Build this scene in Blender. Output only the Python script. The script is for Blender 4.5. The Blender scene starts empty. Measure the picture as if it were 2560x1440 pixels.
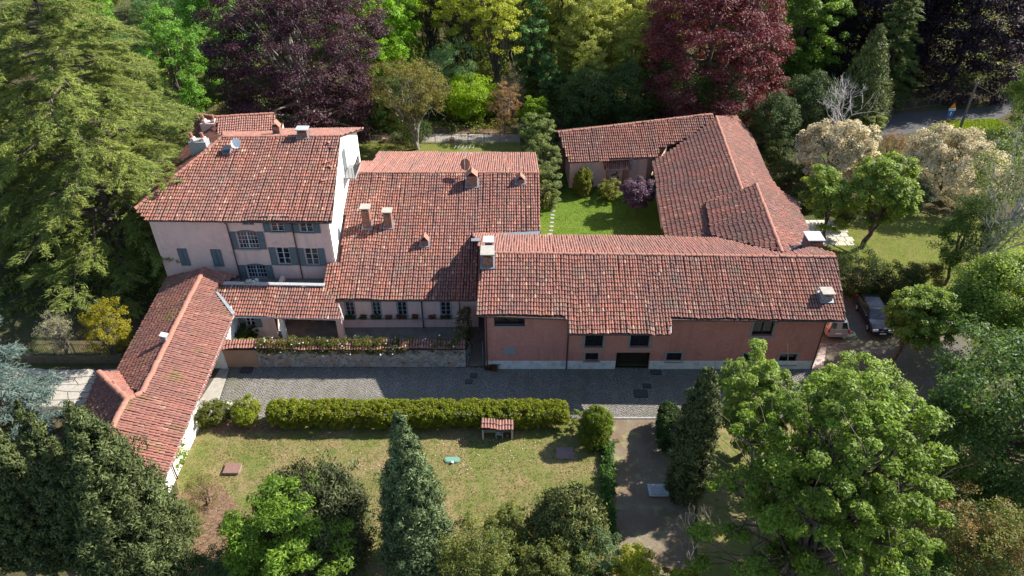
import bpy, math, random
import numpy as np
from mathutils import Vector, Matrix

# ------------------------------------------------------------------ camera, sky, sun, exposure
S = bpy.context.scene
COL = S.collection
F_PX, CAM_H, PITCH = 1828.0, 38.0, math.radians(36.0)
cam_d = bpy.data.cameras.new('camera'); cam = bpy.data.objects.new('camera', cam_d); COL.objects.link(cam)
cam.location = (0, 0, CAM_H); cam.rotation_euler = (math.radians(90) - PITCH, 0, 0)
cam_d.sensor_width = 36; cam_d.lens = 36 * F_PX / 2560; cam_d.clip_end = 2000
S.camera = cam
SUN_DIR = np.array([-6.6, -2.9, -5.6]); SUN_DIR /= np.linalg.norm(SUN_DIR)
W = bpy.data.worlds.new('World'); S.world = W; W.use_nodes = True
nt = W.node_tree; bg = nt.nodes['Background']
sky = nt.nodes.new('ShaderNodeTexSky'); sky.sky_type = 'NISHITA'; sky.sun_disc = False
sky.sun_elevation = math.asin(-SUN_DIR[2]); sky.sun_rotation = math.atan2(-SUN_DIR[0], -SUN_DIR[1])
sky.air_density = 1.0; sky.dust_density = 0.6; sky.ozone_density = 1.0
nt.links.new(sky.outputs[0], bg.inputs[0]); bg.inputs[1].default_value = 0.102
sl = bpy.data.lights.new('sun', 'SUN'); so = bpy.data.objects.new('sun', sl); COL.objects.link(so)
sl.energy = 5.0; sl.angle = math.radians(0.53); sl.color = (1.0, 0.94, 0.85)
so.rotation_euler = Vector(SUN_DIR).to_track_quat('-Z', 'Y').to_euler()
S.view_settings.view_transform = 'Standard'; S.view_settings.look = 'None'
S.view_settings.exposure = 1.38; S.view_settings.gamma = 1.0; S.view_settings.use_curve_mapping = False
S.render.engine = 'CYCLES'
S.cycles.max_bounces = 6; S.cycles.diffuse_bounces = 3; S.cycles.glossy_bounces = 2
S.cycles.transmission_bounces = 3; S.cycles.transparent_max_bounces = 4
S.cycles.use_denoising = True

# ------------------------------------------------------------------ surveying: photo pixel + known height -> point in the place
CT, ST = math.cos(PITCH), math.sin(PITCH)
def ray(px, py):
    x = (px - 1280) / F_PX; y = (720 - py) / F_PX
    return np.array([x, CT + y * ST, -ST + y * CT])
EYE = np.array([0, 0, CAM_H])
def at(px, py, z=0.0):
    d = ray(px, py); return EYE + d * ((z - CAM_H) / d[2])
def plane3(a, b, c):
    a, b, c = [at(*q) if not isinstance(q, np.ndarray) else q for q in (a, b, c)]
    n = np.cross(b - a, c - a); n = n / np.linalg.norm(n)
    if n[2] < 0: n = -n
    return n, float(n @ a)
def onp(px, py, pl):
    n, d = pl; r = ray(px, py); return EYE + r * ((d - n @ EYE) / (n @ r))
def z_at(X, Y, py):
    y = (720 - py) / F_PX; return CAM_H + Y * (y * CT - ST) / (CT + y * ST)
def height_on(pl, X, Y):
    n, d = pl; return (d - n[0] * X - n[1] * Y) / n[2]

# ------------------------------------------------------------------ materials
MATS = {}
def mat(name, col, rough=0.8, spec=0.3, noise=None, bump=None, metal=0.0, attr=None, objcol=False, stain=None, streak=None):
    """noise = (scale, amount, second colour); stain = (scale, threshold, colour): blotches of lichen, moss, dirt"""
    if name in MATS: return MATS[name]
    m = bpy.data.materials.new(name); m.use_nodes = True; t = m.node_tree; N = t.nodes; L = t.links
    b = N['Principled BSDF']; b.inputs['Roughness'].default_value = rough; b.inputs['Metallic'].default_value = metal
    b.inputs['Specular IOR Level'].default_value = spec
    geo = N.new('ShaderNodeNewGeometry')
    if attr:
        a = N.new('ShaderNodeAttribute'); a.attribute_name = attr; src = a.outputs['Color']
    elif objcol:
        a = N.new('ShaderNodeObjectInfo'); src = a.outputs['Color']
    else:
        a = N.new('ShaderNodeRGB'); a.outputs[0].default_value = (*col, 1); src = a.outputs[0]
    def blend(src, scale, lo, hi, c2, detail=5, sq=None):
        n = N.new('ShaderNodeTexNoise'); n.inputs['Scale'].default_value = scale; n.inputs['Detail'].default_value = detail
        if sq:
            mp = N.new('ShaderNodeMapping'); mp.inputs['Scale'].default_value = sq; L.new(geo.outputs['Position'], mp.inputs['Vector']); L.new(mp.outputs[0], n.inputs['Vector'])
        else: L.new(geo.outputs['Position'], n.inputs['Vector'])
        r = N.new('ShaderNodeMapRange'); r.inputs[1].default_value = lo; r.inputs[2].default_value = hi
        L.new(n.outputs['Fac'], r.inputs[0])
        x = N.new('ShaderNodeMix'); x.data_type = 'RGBA'
        L.new(r.outputs[0], x.inputs[0]); L.new(src, x.inputs[6])
        if isinstance(c2, tuple): x.inputs[7].default_value = (*c2, 1)
        return x.outputs[2]
    for st in (noise or []): src = blend(src, *st)
    for st in (stain or []): src = blend(src, *st)
    if streak: src = blend(src, 1.0, streak[0], streak[1], streak[2], 6, (2.4, 2.4, .28))
    L.new(src, b.inputs['Base Color'])
    if bump:
        n = N.new('ShaderNodeTexNoise'); n.inputs['Scale'].default_value = bump[0]; n.inputs['Detail'].default_value = 6
        L.new(geo.outputs['Position'], n.inputs['Vector'])
        bp = N.new('ShaderNodeBump'); bp.inputs['Strength'].default_value = bump[1]; bp.inputs['Distance'].default_value = bump[2] if len(bump) > 2 else .05
        L.new(n.outputs['Fac'], bp.inputs['Height']); L.new(bp.outputs[0], b.inputs['Normal'])
    MATS[name] = m; return m

def leaf_mat(name, trans=0.47, spec=0.2, rough=0.5, tmul=(1.4, 1.35, .55)):
    if name in MATS: return MATS[name]
    m = bpy.data.materials.new(name); m.use_nodes = True; t = m.node_tree; N = t.nodes; L = t.links
    b = N['Principled BSDF']; b.inputs['Roughness'].default_value = rough; b.inputs['Specular IOR Level'].default_value = spec
    a = N.new('ShaderNodeAttribute'); a.attribute_name = 'tint'
    L.new(a.outputs['Color'], b.inputs['Base Color'])
    tr = N.new('ShaderNodeBsdfTranslucent')
    mx = N.new('ShaderNodeMix'); mx.data_type = 'RGBA'; mx.blend_type = 'MULTIPLY'; mx.inputs[0].default_value = 1
    L.new(a.outputs['Color'], mx.inputs[6]); mx.inputs[7].default_value = (*tmul, 1); L.new(mx.outputs[2], tr.inputs['Color'])
    ms = N.new('ShaderNodeMixShader'); ms.inputs[0].default_value = trans
    L.new(b.outputs[0], ms.inputs[1]); L.new(tr.outputs[0], ms.inputs[2]); L.new(ms.outputs[0], N['Material Output'].inputs['Surface'])
    MATS[name] = m; return m

LEAF = leaf_mat('leaf')
LEAF_C = leaf_mat('conifer_leaf', .10, .15, .6, (1.1, 1.2, .7))
LEAF_N = leaf_mat('cedar_leaf', .30, .2, .6, (1.25, 1.25, .6))
LEAF_P = leaf_mat('purple_leaf', .35, .25, .55, (1.5, .8, .8))
LEAF_B = leaf_mat('blossom_leaf', .3, .1, .8, (1.05, 1.0, .9))
BARK = mat('bark', (.13, .10, .08), .9, .1, noise=[(3, .35, .65, (.06, .05, .042))], bump=(8, .6, .05))
BARK_G = mat('grey_bark', (.26, .24, .21), .9, .1, noise=[(2.5, .35, .65, (.14, .12, .10))])
BARK_W = mat('white_bark', (.50, .47, .45), .9, .1, noise=[(2.5, .45, .7, (.25, .22, .2))])
TILE = mat('roof_tile_clay', (0, 0, 0), .85, .2, attr='tint', noise=[(9, .40, .9, (.22, .125, .105))], stain=[(.7, .55, .82, (.145, .115, .085)), (2.6, .60, .78, (.11, .085, .07)), (26, .70, .8, (.34, .28, .22))])
TILE_O = mat('roof_tile_clay_single', (0, 0, 0), .85, .2, objcol=True, noise=[(9, .40, .9, (.22, .125, .105))], stain=[(.7, .55, .82, (.145, .115, .085)), (2.6, .60, .78, (.11, .085, .07)), (26, .70, .8, (.34, .28, .22))])
TILE_M = mat('mossy_roof_tile_clay', (0, 0, 0), .85, .2, attr='tint', noise=[(9, .35, .8, (.20, .10, .08))], stain=[(.55, .56, .74, (.17, .125, .05)), (20, .70, .8, (.30, .25, .16))])
TILE_MO = mat('mossy_roof_tile_clay_single', (0, 0, 0), .85, .2, objcol=True, noise=[(9, .35, .8, (.20, .10, .08))], stain=[(.55, .56, .74, (.17, .125, .05)), (20, .70, .8, (.30, .25, .16))])
DECK = mat('shaded_roof_channel', (.07, .04, .034), .9, .1, noise=[(6, .35, .65, (.045, .03, .027))])  # channel clay coloured dark to paint the shade between cover tiles
RIDGE = mat('ridge_clay', (.28, .12, .085), .85, .2, noise=[(5, .4, .7, (.30, .16, .12)), (20, .55, .75, (.24, .13, .10))])
WOOD_D = mat('dark_eave_wood', (.045, .028, .022), .8, .2, noise=[(7, .4, .6, (.03, .02, .016))])
PINK = mat('pale_pink_plaster', streak=(.52, .82, (.50, .38, .33)), col= (.68, .465, .405), rough=.92, spec=.1, noise=[(.55, .40, .66, (.62, .41, .365)), (2.6, .46, .72, (.66, .49, .41))], stain=[(.9, .60, .78, (.42, .32, .28)), (4.0, .64, .75, (.52, .42, .36))], bump=(30, .12, .01))
RED = mat('red_pink_plaster', streak=(.50, .78, (.36, .17, .135)), col=(.50, .205, .168), rough=.92, spec=.1, noise=[(.7, .38, .66, (.46, .18, .148)), (3.4, .45, .75, (.51, .255, .205))], stain=[(1.1, .64, .8, (.33, .16, .125))], bump=(30, .12, .01))
WHITE = mat('white_plaster', (.80, .77, .72), .9, .1, noise=[(.8, .45, .75, (.70, .66, .6))])
PLINTH = mat('grey_white_plinth', (.62, .62, .60), .9, .1, noise=[(1.2, .4, .7, (.50, .50, .49)), (3.0, .52, .68, (.42, .41, .39))])
RUBBLE = mat('peeling_rubble_wall', (.40, .34, .30), .95, .1, noise=[(2.6, .46, .60, (.25, .21, .19)), (8, .5, .58, (.46, .41, .36)), (1.0, .52, .64, (.40, .26, .20))], bump=(9, .9, .08))
STONE = mat('grey_stone', (.27, .27, .265), .9, .2, noise=[(5, .4, .7, (.24, .24, .23))])
CONC = mat('pale_concrete', (.28, .26, .23), .9, .15, noise=[(3, .4, .7, (.36, .33, .28)), (14, .55, .7, (.28, .26, .2))])
BRICK = mat('chimney_brick', (.25, .115, .08), .92, .1, noise=[(14, .45, .55, (.16, .085, .065)), (5, .5, .7, (.28, .18, .14))], bump=(22, .5, .02))
LEAD = mat('lead_flashing', (.20, .22, .25), .45, .5, noise=[(5, .4, .7, (.27, .29, .31))], metal=.4)
TIN = mat('pale_metal_sheet', (.40, .41, .41), .45, .5, noise=[(5, .45, .7, (.50, .51, .50))], metal=.3)
PIPE = mat('brown_copper_pipe', (.075, .045, .038), .6, .4, metal=.2)
GREYP = mat('grey_green_shutter_paint', (.115, .135, .145), .7, .3, noise=[(8, .4, .7, (.09, .105, .115))])
FRAME = mat('pale_grey_frame_paint', (.42, .43, .45), .6, .3)
GLASS = mat('dark_window_glass', (.012, .015, .022), .06, .8)
DARK = mat('dark_interior', (.012, .010, .010), .95, .05)
DOORW = mat('dark_door_wood', (.035, .024, .020), .75, .25, noise=[(9, .4, .6, (.022, .016, .014))])
IRON = mat('dark_iron', (.035, .035, .035), .6, .4, metal=.5)
RUST = mat('rusty_steel_plate', (.19, .105, .085), .8, .3, noise=[(5, .4, .65, (.13, .085, .075)), (22, .5, .7, (.23, .13, .09))])

# ------------------------------------------------------------------ object helpers
def tag(o, label=None, cat=None, group=None, kind=None):
    if label: o['label'] = label
    if cat: o['category'] = cat
    if group: o['group'] = group
    if kind: o['kind'] = kind
    return o
def thing(name, loc, label, cat, group=None, rz=0.0):
    o = bpy.data.objects.new(name, None); COL.objects.link(o); o.location = tuple(float(v) for v in loc); o.rotation_euler = (0, 0, rz)
    o.empty_display_size = .3
    return tag(o, label, cat, group)
def root_loc(o):
    while o.parent: o = o.parent
    return np.array(o.location)
class MB:
    def __init__(s): s.v = []; s.f = []
    def add(s, vs, fs):
        k = len(s.v); s.v += [tuple(float(c) for c in p) for p in vs]; s.f += [tuple(i + k for i in q) for q in fs]; return s
    def box(s, c, d, rz=0.0, tilt=None):
        c = np.array(c, float); h = np.array(d, float) / 2
        vs = [np.array([sx * h[0], sy * h[1], sz * h[2]]) for sz in (-1, 1) for sy in (-1, 1) for sx in (-1, 1)]
        if tilt is not None: vs = [np.array(tilt @ Vector(p)) for p in vs]
        if rz:
            a, b = math.cos(rz), math.sin(rz); vs = [np.array([p[0] * a - p[1] * b, p[0] * b + p[1] * a, p[2]]) for p in vs]
        return s.add([p + c for p in vs], [(0, 2, 3, 1), (4, 5, 7, 6), (0, 1, 5, 4), (2, 6, 7, 3), (0, 4, 6, 2), (1, 3, 7, 5)])
    def frustum(s, c, d0, d1, h, rz=0.0):
        a, b = math.cos(rz), math.sin(rz); vs = []
        for (dx, dy), z in ((d0, 0), (d1, h)):
            for sx, sy in ((-1, -1), (1, -1), (1, 1), (-1, 1)):
                x, y = sx * dx / 2, sy * dy / 2; vs.append((c[0] + x * a - y * b, c[1] + x * b + y * a, c[2] + z))
        return s.add(vs, [(3, 2, 1, 0), (4, 5, 6, 7), (0, 1, 5, 4), (1, 2, 6, 5), (2, 3, 7, 6), (3, 0, 4, 7)])
    def tube(s, pts, rad, n=6, cap=True):
        pts = [np.array(p, float) for p in pts]; m = len(pts)
        if not hasattr(rad, '__len__'): rad = [rad] * m
        vs = []; pa = None
        for i in range(m):
            t = pts[min(i + 1, m - 1)] - pts[max(i - 1, 0)]; t = t / (np.linalg.norm(t) + 1e-9)
            a = (np.array([1.0, 0, 0]) if abs(t[0]) < .8 else np.array([0, 1.0, 0])) if pa is None else pa
            a = a - t * (a @ t); a /= (np.linalg.norm(a) + 1e-9); pa = a; b = np.cross(t, a)
            for k in range(n):
                w = 2 * math.pi * k / n; vs.append(pts[i] + (a * math.cos(w) + b * math.sin(w)) * rad[i])
        fs = [(i * n + k, i * n + (k + 1) % n, (i + 1) * n + (k + 1) % n, (i + 1) * n + k) for i in range(m - 1) for k in range(n)]
        if cap: fs += [tuple(range(n - 1, -1, -1)), tuple((m - 1) * n + k for k in range(n))]
        return s.add(vs, fs)
    def prism(s, poly, dz):
        """closed polygon of 3D points extruded by the vector dz"""
        n = len(poly); dz = np.array(dz, float); P0 = [np.array(p, float) for p in poly]
        return s.add(P0 + [p + dz for p in P0], [tuple(range(n)), tuple(range(2 * n - 1, n - 1, -1))] + [(i, i + n, (i + 1) % n + n, (i + 1) % n) for i in range(n)])
    def lathe(s, c, prof, n=12):
        vs = []; m = len(prof)
        for r, z in prof:
            for k in range(n): vs.append((c[0] + r * math.cos(2 * math.pi * k / n), c[1] + r * math.sin(2 * math.pi * k / n), c[2] + z))
        return s.add(vs, [(i * n + k, i * n + (k + 1) % n, (i + 1) * n + (k + 1) % n, (i + 1) * n + k) for i in range(m - 1) for k in range(n)] + [tuple(range(n - 1, -1, -1)), tuple((m - 1) * n + k for k in range(n))])
    def build(s, name, m, parent=None, smooth=False, kind=None):
        me = bpy.data.meshes.new(name); v = np.array(s.v, float)
        if parent is not None: v = v - root_loc(parent)
        me.from_pydata(v.tolist(), [], s.f); me.materials.append(m)
        fix_normals(me)
        if smooth: me.polygons.foreach_set('use_smooth', [True] * len(me.polygons))
        o = bpy.data.objects.new(name, me); COL.objects.link(o)
        if parent is not None: o.parent = parent
        if kind: o['kind'] = kind
        return o
import bmesh
def fix_normals(me):
    b = bmesh.new(); b.from_mesh(me); bmesh.ops.recalc_face_normals(b, faces=b.faces); b.to_mesh(me); b.free()
def quads_mesh(name, V, tint, m, nq=None, faces=None):
    """V (N, nq, 3); one polygon each unless faces given; tint (N,3) stored per vertex"""
    N = V.shape[0]; nq = nq or V.shape[1]; me = bpy.data.meshes.new(name)
    me.vertices.add(N * nq); me.vertices.foreach_set('co', np.ascontiguousarray(V, dtype=np.float32).ravel())
    if faces is None: faces = [tuple(range(nq))]
    fl = np.array([i for f in faces for i in f], dtype=np.int32); ln = np.array([len(f) for f in faces], dtype=np.int32)
    loops = (np.arange(N, dtype=np.int32)[:, None] * nq + fl[None, :]).ravel()
    tot = np.tile(ln, N); st = np.concatenate(([0], np.cumsum(tot)[:-1])).astype(np.int32)
    me.loops.add(len(loops)); me.loops.foreach_set('vertex_index', loops)
    me.polygons.add(len(tot)); me.polygons.foreach_set('loop_start', st); me.polygons.foreach_set('loop_total', tot)
    if tint is not None:
        a = me.attributes.new('tint', 'FLOAT_COLOR', 'POINT')
        c = np.ones((N * nq, 4), dtype=np.float32); c[:, :3] = np.repeat(tint, nq, axis=0); a.data.foreach_set('color', c.ravel())
    me.materials.append(m); me.update(calc_edges=True)
    if faces and len(faces) > 1: me.polygons.foreach_set('use_smooth', [False] * len(tot))
    return me
def link(name, me, parent=None, kind=None):
    o = bpy.data.objects.new(name, me); COL.objects.link(o)
    if parent is not None: o.parent = parent
    if kind: o['kind'] = kind
    return o
def inside(P2, poly):
    x, y = P2[:, 0], P2[:, 1]; r = np.zeros(len(P2), bool); n = len(poly); j = n - 1
    for i in range(n):
        xi, yi = poly[i]; xj, yj = poly[j]
        c = ((yi > y) != (yj > y)) & (x < (xj - xi) * (y - yi) / (yj - yi + 1e-12) + xi); r ^= c; j = i
    return r
def unit(v): return v / (np.linalg.norm(v, axis=-1, keepdims=True) + 1e-9)

# ------------------------------------------------------------------ clay roofs
# one cover tile: tapered half barrel, 5-point arch, lower end wider and raised over the next one
def tile_proto(w0=.101, w1=.074, L=.40, h=.085, lift=.045):
    vs = []
    for (w, y, dz, hh) in ((w0, -L / 2, lift, h), (w1, L / 2, .0, h * .85)):
        for a in (180, 140, 90, 40, 0):
            vs.append((w * math.cos(math.radians(a)), y, dz + hh * math.sin(math.radians(a))))
    return np.array(vs), [(i, i + 1, i + 6, i + 5) for i in range(4)] + [(4, 3, 2, 1, 0)]
TP_V, TP_F = tile_proto()
TILE_COLS = np.array([[.355, .175, .145], [.33, .145, .12], [.265, .135, .118], [.20, .12, .108], [.15, .11, .105], [.40, .18, .11], [.40, .245, .21], [.56, .43, .31], [.30, .185, .17]])
TILE_PROB = np.array([.22, .2, .17, .12, .07, .06, .09, .025, .045]); TILE_PROB = TILE_PROB / TILE_PROB.sum()
class Roof:
    """all tiled slopes of one building: decks as roof_slope parts, tiles collected and split into single tiles and the joined rest"""
    def __init__(s, parent, seed, mossy=False, dull=1.0):
        s.p = parent; s.rng = np.random.default_rng(seed); s.T = []; s.mossy = mossy; s.dull = dull; s.contrast = .74; s.ridge_mesh = None
    def slope(s, pl, poly_px, du=.205, dv=.34, name='roof_slope', thick=.14, pts=None, light=0.0, shift=0.0, holes=()):
        n = pl[0]
        P3 = [onp(x, y, pl) for x, y in poly_px] if pts is None else [np.array(p, float) for p in pts]
        g = np.array([n[0], n[1], 0]); dn = g / np.linalg.norm(g)
        v = -(dn - n * (dn @ n)); v = v / np.linalg.norm(v)       # up the slope
        if v[2] < 0: v = -v
        u = np.cross(v, n); o = P3[0]
        mb = MB(); mb.prism([p for p in P3], (0, 0, -thick)); ob = mb.build(name, DECK, s.p)
        q2 = [((p - o) @ u, (p - o) @ v) for p in P3]
        us = [q[0] for q in q2]; vs = [q[1] for q in q2]
        U = np.arange(min(us) + du / 2, max(us), du); V = np.arange(min(vs) + dv * .42, max(vs) + dv * .3, dv)
        # each column wanders a little and starts at its own height, as hand-laid tiles do
        rng = s.rng; nu, nv = len(U), len(V)
        wav = np.cumsum(rng.normal(0, .010, (nu, nv)), axis=1); wav -= wav.mean(axis=1, keepdims=True); wav = np.clip(wav, -.035, .035)
        wy = (np.cumsum(rng.normal(0, .035, nu)))[:, None]; wy = np.clip(wy - wy.mean(), -.07, .07)
        uu = U[:, None] + wav; vv = V[None, :] + wy + rng.normal(0, .014, (nu, nv))
        Q = np.stack([uu.ravel(), vv.ravel()], 1); G = np.stack([np.repeat(U, nv), np.tile(V, nu)], 1)
        ok = inside(G, q2)
        for hx in holes:
            hp = [onp(x, y, pl) for x, y in hx]; ok &= ~inside(Q, [((p - o) @ u, (p - o) @ v) for p in hp])
        Q = Q[ok]
        k = rng.choice(len(TILE_COLS), len(Q), p=TILE_PROB)
        col = TILE_COLS[k]; mc = np.array([.295, .145, .118]); col = (mc + (col - mc) * s.contrast) * (1 + rng.normal(0, .10, (len(Q), 1))) * s.dull * np.array([.66, .565, .52])
        # areas laid or relaid at different times weather differently
        ph = rng.uniform(0, 6.28, 6); fld = sum(np.sin(Q[:, 0] * fx + Q[:, 1] * fy + p) for fx, fy, p in ((.35, .5, ph[0]), (-.6, .35, ph[1]), (1.1, -.4, ph[2]), (.2, 1.3, ph[3]), (1.9, .3, ph[4]), (3.1, -.2, ph[5])))[:, None] / 3.0
        col = col * (1 + .10 * fld) + np.array([.012, -.002, -.006]) * fld
        # broad weathering of the clay itself: runs along some columns
        colj = rng.normal(1, .07, 4096)[(np.floor(Q[:, 0] / du).astype(int)) % 4096][:, None]; col = col * colj
        if light: col = col * (1 - light) + np.array([.42, .21, .17]) * light  # blends clay paler and pinker; on back slopes this paints in the sun
        rot = rng.normal(0, .03, len(Q)); lift = rng.uniform(0, .018, len(Q))
        for (a, b), c, r, l in zip(Q, col, rot, lift): s.T.append((o + u * a + v * b + n * l, u * math.cos(r) + v * math.sin(r), v * math.cos(r) - u * math.sin(r), n, np.clip(c, .02, .8)))
        return ob
    def finish(s, n_single=300):
        T = s.T; O = np.array([t[0] for t in T]); d = np.linalg.norm(O - EYE, axis=1); order = np.argsort(d)
        base = root_loc(s.p)
        me = bpy.data.meshes.new('roof_tile'); me.from_pydata(TP_V.tolist(), [], TP_F); me.materials.append(TILE_MO if s.mossy else TILE_O)
        for i in order[:n_single]:
            o, u, v, n, c = T[i]; ob = bpy.data.objects.new('roof_tile', me); COL.objects.link(ob); ob.parent = s.p
            M = Matrix([[u[0], v[0], n[0], o[0] - base[0]], [u[1], v[1], n[1], o[1] - base[1]], [u[2], v[2], n[2], o[2] - base[2]], [0, 0, 0, 1]])
            ob.matrix_local = M; ob.color = (*[float(x) for x in c], 1)
        r = order[n_single:]
        if len(r):
            B = np.array([[T[i][1], T[i][2], T[i][3]] for i in r]); V = np.einsum('ki,nij->nkj', TP_V, B) + (O[r] - base)[:, None, :]
            me2 = quads_mesh('roof_tile_field', V, np.array([T[i][4] for i in r]), TILE_M if s.mossy else TILE, nq=10, faces=TP_F)
            link('roof_tile_field', me2, s.p, 'stuff')
    def ridge(s, pts, r=.15, L=.42, lift=.03, m=None):
        """half-round ridge tiles along a polyline, one object each"""
        if s.ridge_mesh is None:
            vs = []; N = 6
            for y, rr, dz in ((-L / 2 - .02, 1.06, .015), (L / 2, .92, 0)):
                for k in range(N + 1):
                    a = math.pi * (1 - k / N); vs.append((r * rr * math.cos(a), y, dz + r * rr * math.sin(a) * .8 - .03))
            fs = [(i, i + 1, i + N + 2, i + N + 1) for i in range(N)] + [tuple(range(N, -1, -1))]
            me = bpy.data.meshes.new('ridge_tile'); me.from_pydata(vs, [], fs); me.materials.append(m or RIDGE); s.ridge_mesh = me
        base = root_loc(s.p)
        for a, b in zip(pts[:-1], pts[1:]):
            a, b = np.array(a, float), np.array(b, float); d = b - a; ln = np.linalg.norm(d); k = max(1, int(round(ln / L))); t = d / ln
            x = np.cross(t, [0, 0, 1]); x /= np.linalg.norm(x); z = np.cross(x, t)
            for i in range(k):
                p = a + d * ((i + .5) / k) + z * lift + s.rng.normal(0, .012, 3) - base
                ob = bpy.data.objects.new('ridge_tile', s.ridge_mesh); COL.objects.link(ob); ob.parent = s.p
                ob.matrix_local = Matrix([[x[0], t[0], z[0], p[0]], [x[1], t[1], z[1], p[1]], [x[2], t[2], z[2], p[2]], [0, 0, 0, 1]])

# ------------------------------------------------------------------ walls with openings, windows
class Facade:
    """vertical wall from A to B (left to right seen from outside)"""
    def __init__(s, A, B):
        s.A = np.array([A[0], A[1], 0.0]); d = np.array([B[0] - A[0], B[1] - A[1], 0.0]); s.len = np.linalg.norm(d); s.u = d / s.len
        s.n = np.cross(s.u, [0, 0, 1]); s.pl = (s.n, float(s.n @ s.A))
    def sz(s, px, py):
        p = onp(px, py, s.pl); return float((p - s.A) @ s.u), float(p[2])
    def p(s, a, z, d=0.0): return s.A + s.u * a + np.array([0, 0, z]) + s.n * d
    def wall(s, parent, m, z0, z1, openings=(), name='wall', depth=.28, s0=0.0, s1=None, d=0.0, ztop=None):
        """openings: (s0, z0, s1, z1); reveals go depth inwards; ztop: heights at both ends for a sloping top"""
        s1 = s.len if s1 is None else s1
        xs = sorted(set([s0, s1] + [v for o in openings for v in (o[0], o[2])])); zs = sorted(set([z0, z1] + [min(max(v, z0), z1) for o in openings for v in (o[1], o[3])]))
        mb = MB()
        for i in range(len(xs) - 1):
            for j in range(len(zs) - 1):
                cx, cz = (xs[i] + xs[i + 1]) / 2, (zs[j] + zs[j + 1]) / 2
                if any(o[0] < cx < o[2] and o[1] < cz < o[3] for o in openings): continue
                P = [s.p(xs[i], zs[j], d), s.p(xs[i + 1], zs[j], d), s.p(xs[i + 1], zs[j + 1], d), s.p(xs[i], zs[j + 1], d)]
                mb.add(P, [(0, 1, 2, 3)])
        for o in openings:
            a, b, c, e = o[0], max(o[1], z0), o[2], min(o[3], z1)
            q = [(a, b), (c, b), (c, e), (a, e)]
            for k in range(4):
                (x0, y0), (x1, y1) = q[k], q[(k + 1) % 4]
                mb.add([s.p(x0, y0, d), s.p(x1, y1, d), s.p(x1, y1, d - depth), s.p(x0, y0, d - depth)], [(0, 1, 2, 3)])
        # back face so that the wall has thickness, and the edges
        mb.add([s.p(s0, z0, d), s.p(s1, z0, d), s.p(s1, z1, d), s.p(s0, z1, d)] + [s.p(s0, z0, d - .3), s.p(s1, z0, d - .3), s.p(s1, z1, d - .3), s.p(s0, z1, d - .3)], [(3, 2, 6, 7), (0, 3, 7, 4), (1, 5, 6, 2)])
        me = bpy.data.meshes.new(name); v = np.array(mb.v) - root_loc(parent); me.from_pydata(v.tolist(), [], mb.f); me.materials.append(m)
        ob = bpy.data.objects.new(name, me); COL.objects.link(ob); ob.parent = parent; return ob
    def bar(s, mb, a0, z0, a1, z1, d0, d1):
        P = [s.p(a, z, d) for d in (d0, d1) for (a, z) in ((a0, z0), (a1, z0), (a1, z1), (a0, z1))]
        return mb.add(P, [(0, 1, 2, 3), (7, 6, 5, 4), (0, 4, 5, 1), (1, 5, 6, 2), (2, 6, 7, 3), (3, 7, 4, 0)])
    def box(s, name, m, parent, a0, z0, a1, z1, d0, d1, kind=None):
        mb = MB(); s.bar(mb, a0, z0, a1, z1, d0, d1); return mb.build(name, m, parent, kind=kind)
    def window(s, parent, o, cols=2, rows=3, shutters=0.0, surround=None, sill=True, depth=.16, frame=FRAME, grille=False, fw=.06):
        a0, z0, a1, z1 = o; w = a1 - a0
        mb = MB(); d0, d1 = -depth, -depth + .07
        s.bar(mb, a0, z0, a0 + fw, z1, d0, d1); s.bar(mb, a1 - fw, z0, a1, z1, d0, d1)
        s.bar(mb, a0 + fw, z0, a1 - fw, z0 + fw, d0, d1); s.bar(mb, a0 + fw, z1 - fw, a1 - fw, z1, d0, d1)
        win = mb.build('window', frame, parent)
        pane_m = MB(); s.bar(pane_m, a0 + fw * .5, z0 + fw * .5, a1 - fw * .5, z1 - fw * .5, d0 - .01, d0 + .01); pane_m.build('pane', GLASS, win)
        iw = (a1 - a0 - 2 * fw); ih = z1 - z0 - 2 * fw
        for c in range(1, cols):
            x = a0 + fw + iw * c / cols; t = .045 if (cols % 2 == 0 and c == cols // 2) else .016
            s.box('muntin', frame, win, x - t, z0 + fw, x + t, z1 - fw, d0 + .012, d1 - .004)
        for r in range(1, rows):
            z = z0 + fw + ih * r / rows; s.box('muntin', frame, win, a0 + fw, z - .014, a1 - fw, z + .014, d0 + .012, d1 - .012)
        if grille:
            g = MB()
            for c in range(1, 6): x = a0 + w * c / 6; s.bar(g, x - .012, z0, x + .012, z1, -.05, -.03)
            for r in range(1, 4): z = z0 + (z1 - z0) * r / 4; s.bar(g, a0, z - .012, a1, z + .012, -.055, -.035)
            g.build('window_grille', IRON, win)
        if shutters:
            for sd in (-1, 1):
                x0, x1 = (a0 - shutters - .03, a0 - .03) if sd < 0 else (a1 + .03, a1 + shutters + .03)
                s.shutter(win, x0, z0 - .03, x1, z1 + .03)
        if surround:
            t = surround; q = MB(); e = .035
            s.bar(q, a0 - t, z0, a0, z1, -.02, e); s.bar(q, a1, z0, a1 + t, z1, -.02, e); s.bar(q, a0 - t, z1, a1 + t, z1 + t, -.02, e); s.bar(q, a0 - t - .04, z0 - t, a1 + t + .04, z0, -.02, e + .04)
            q.build('window_surround', STONE, win)
        elif sill:
            s.box('sill', STONE, win, a0 - .08, z0 - .09, a1 + .08, z0, -.1, .10)
        return win
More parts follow.
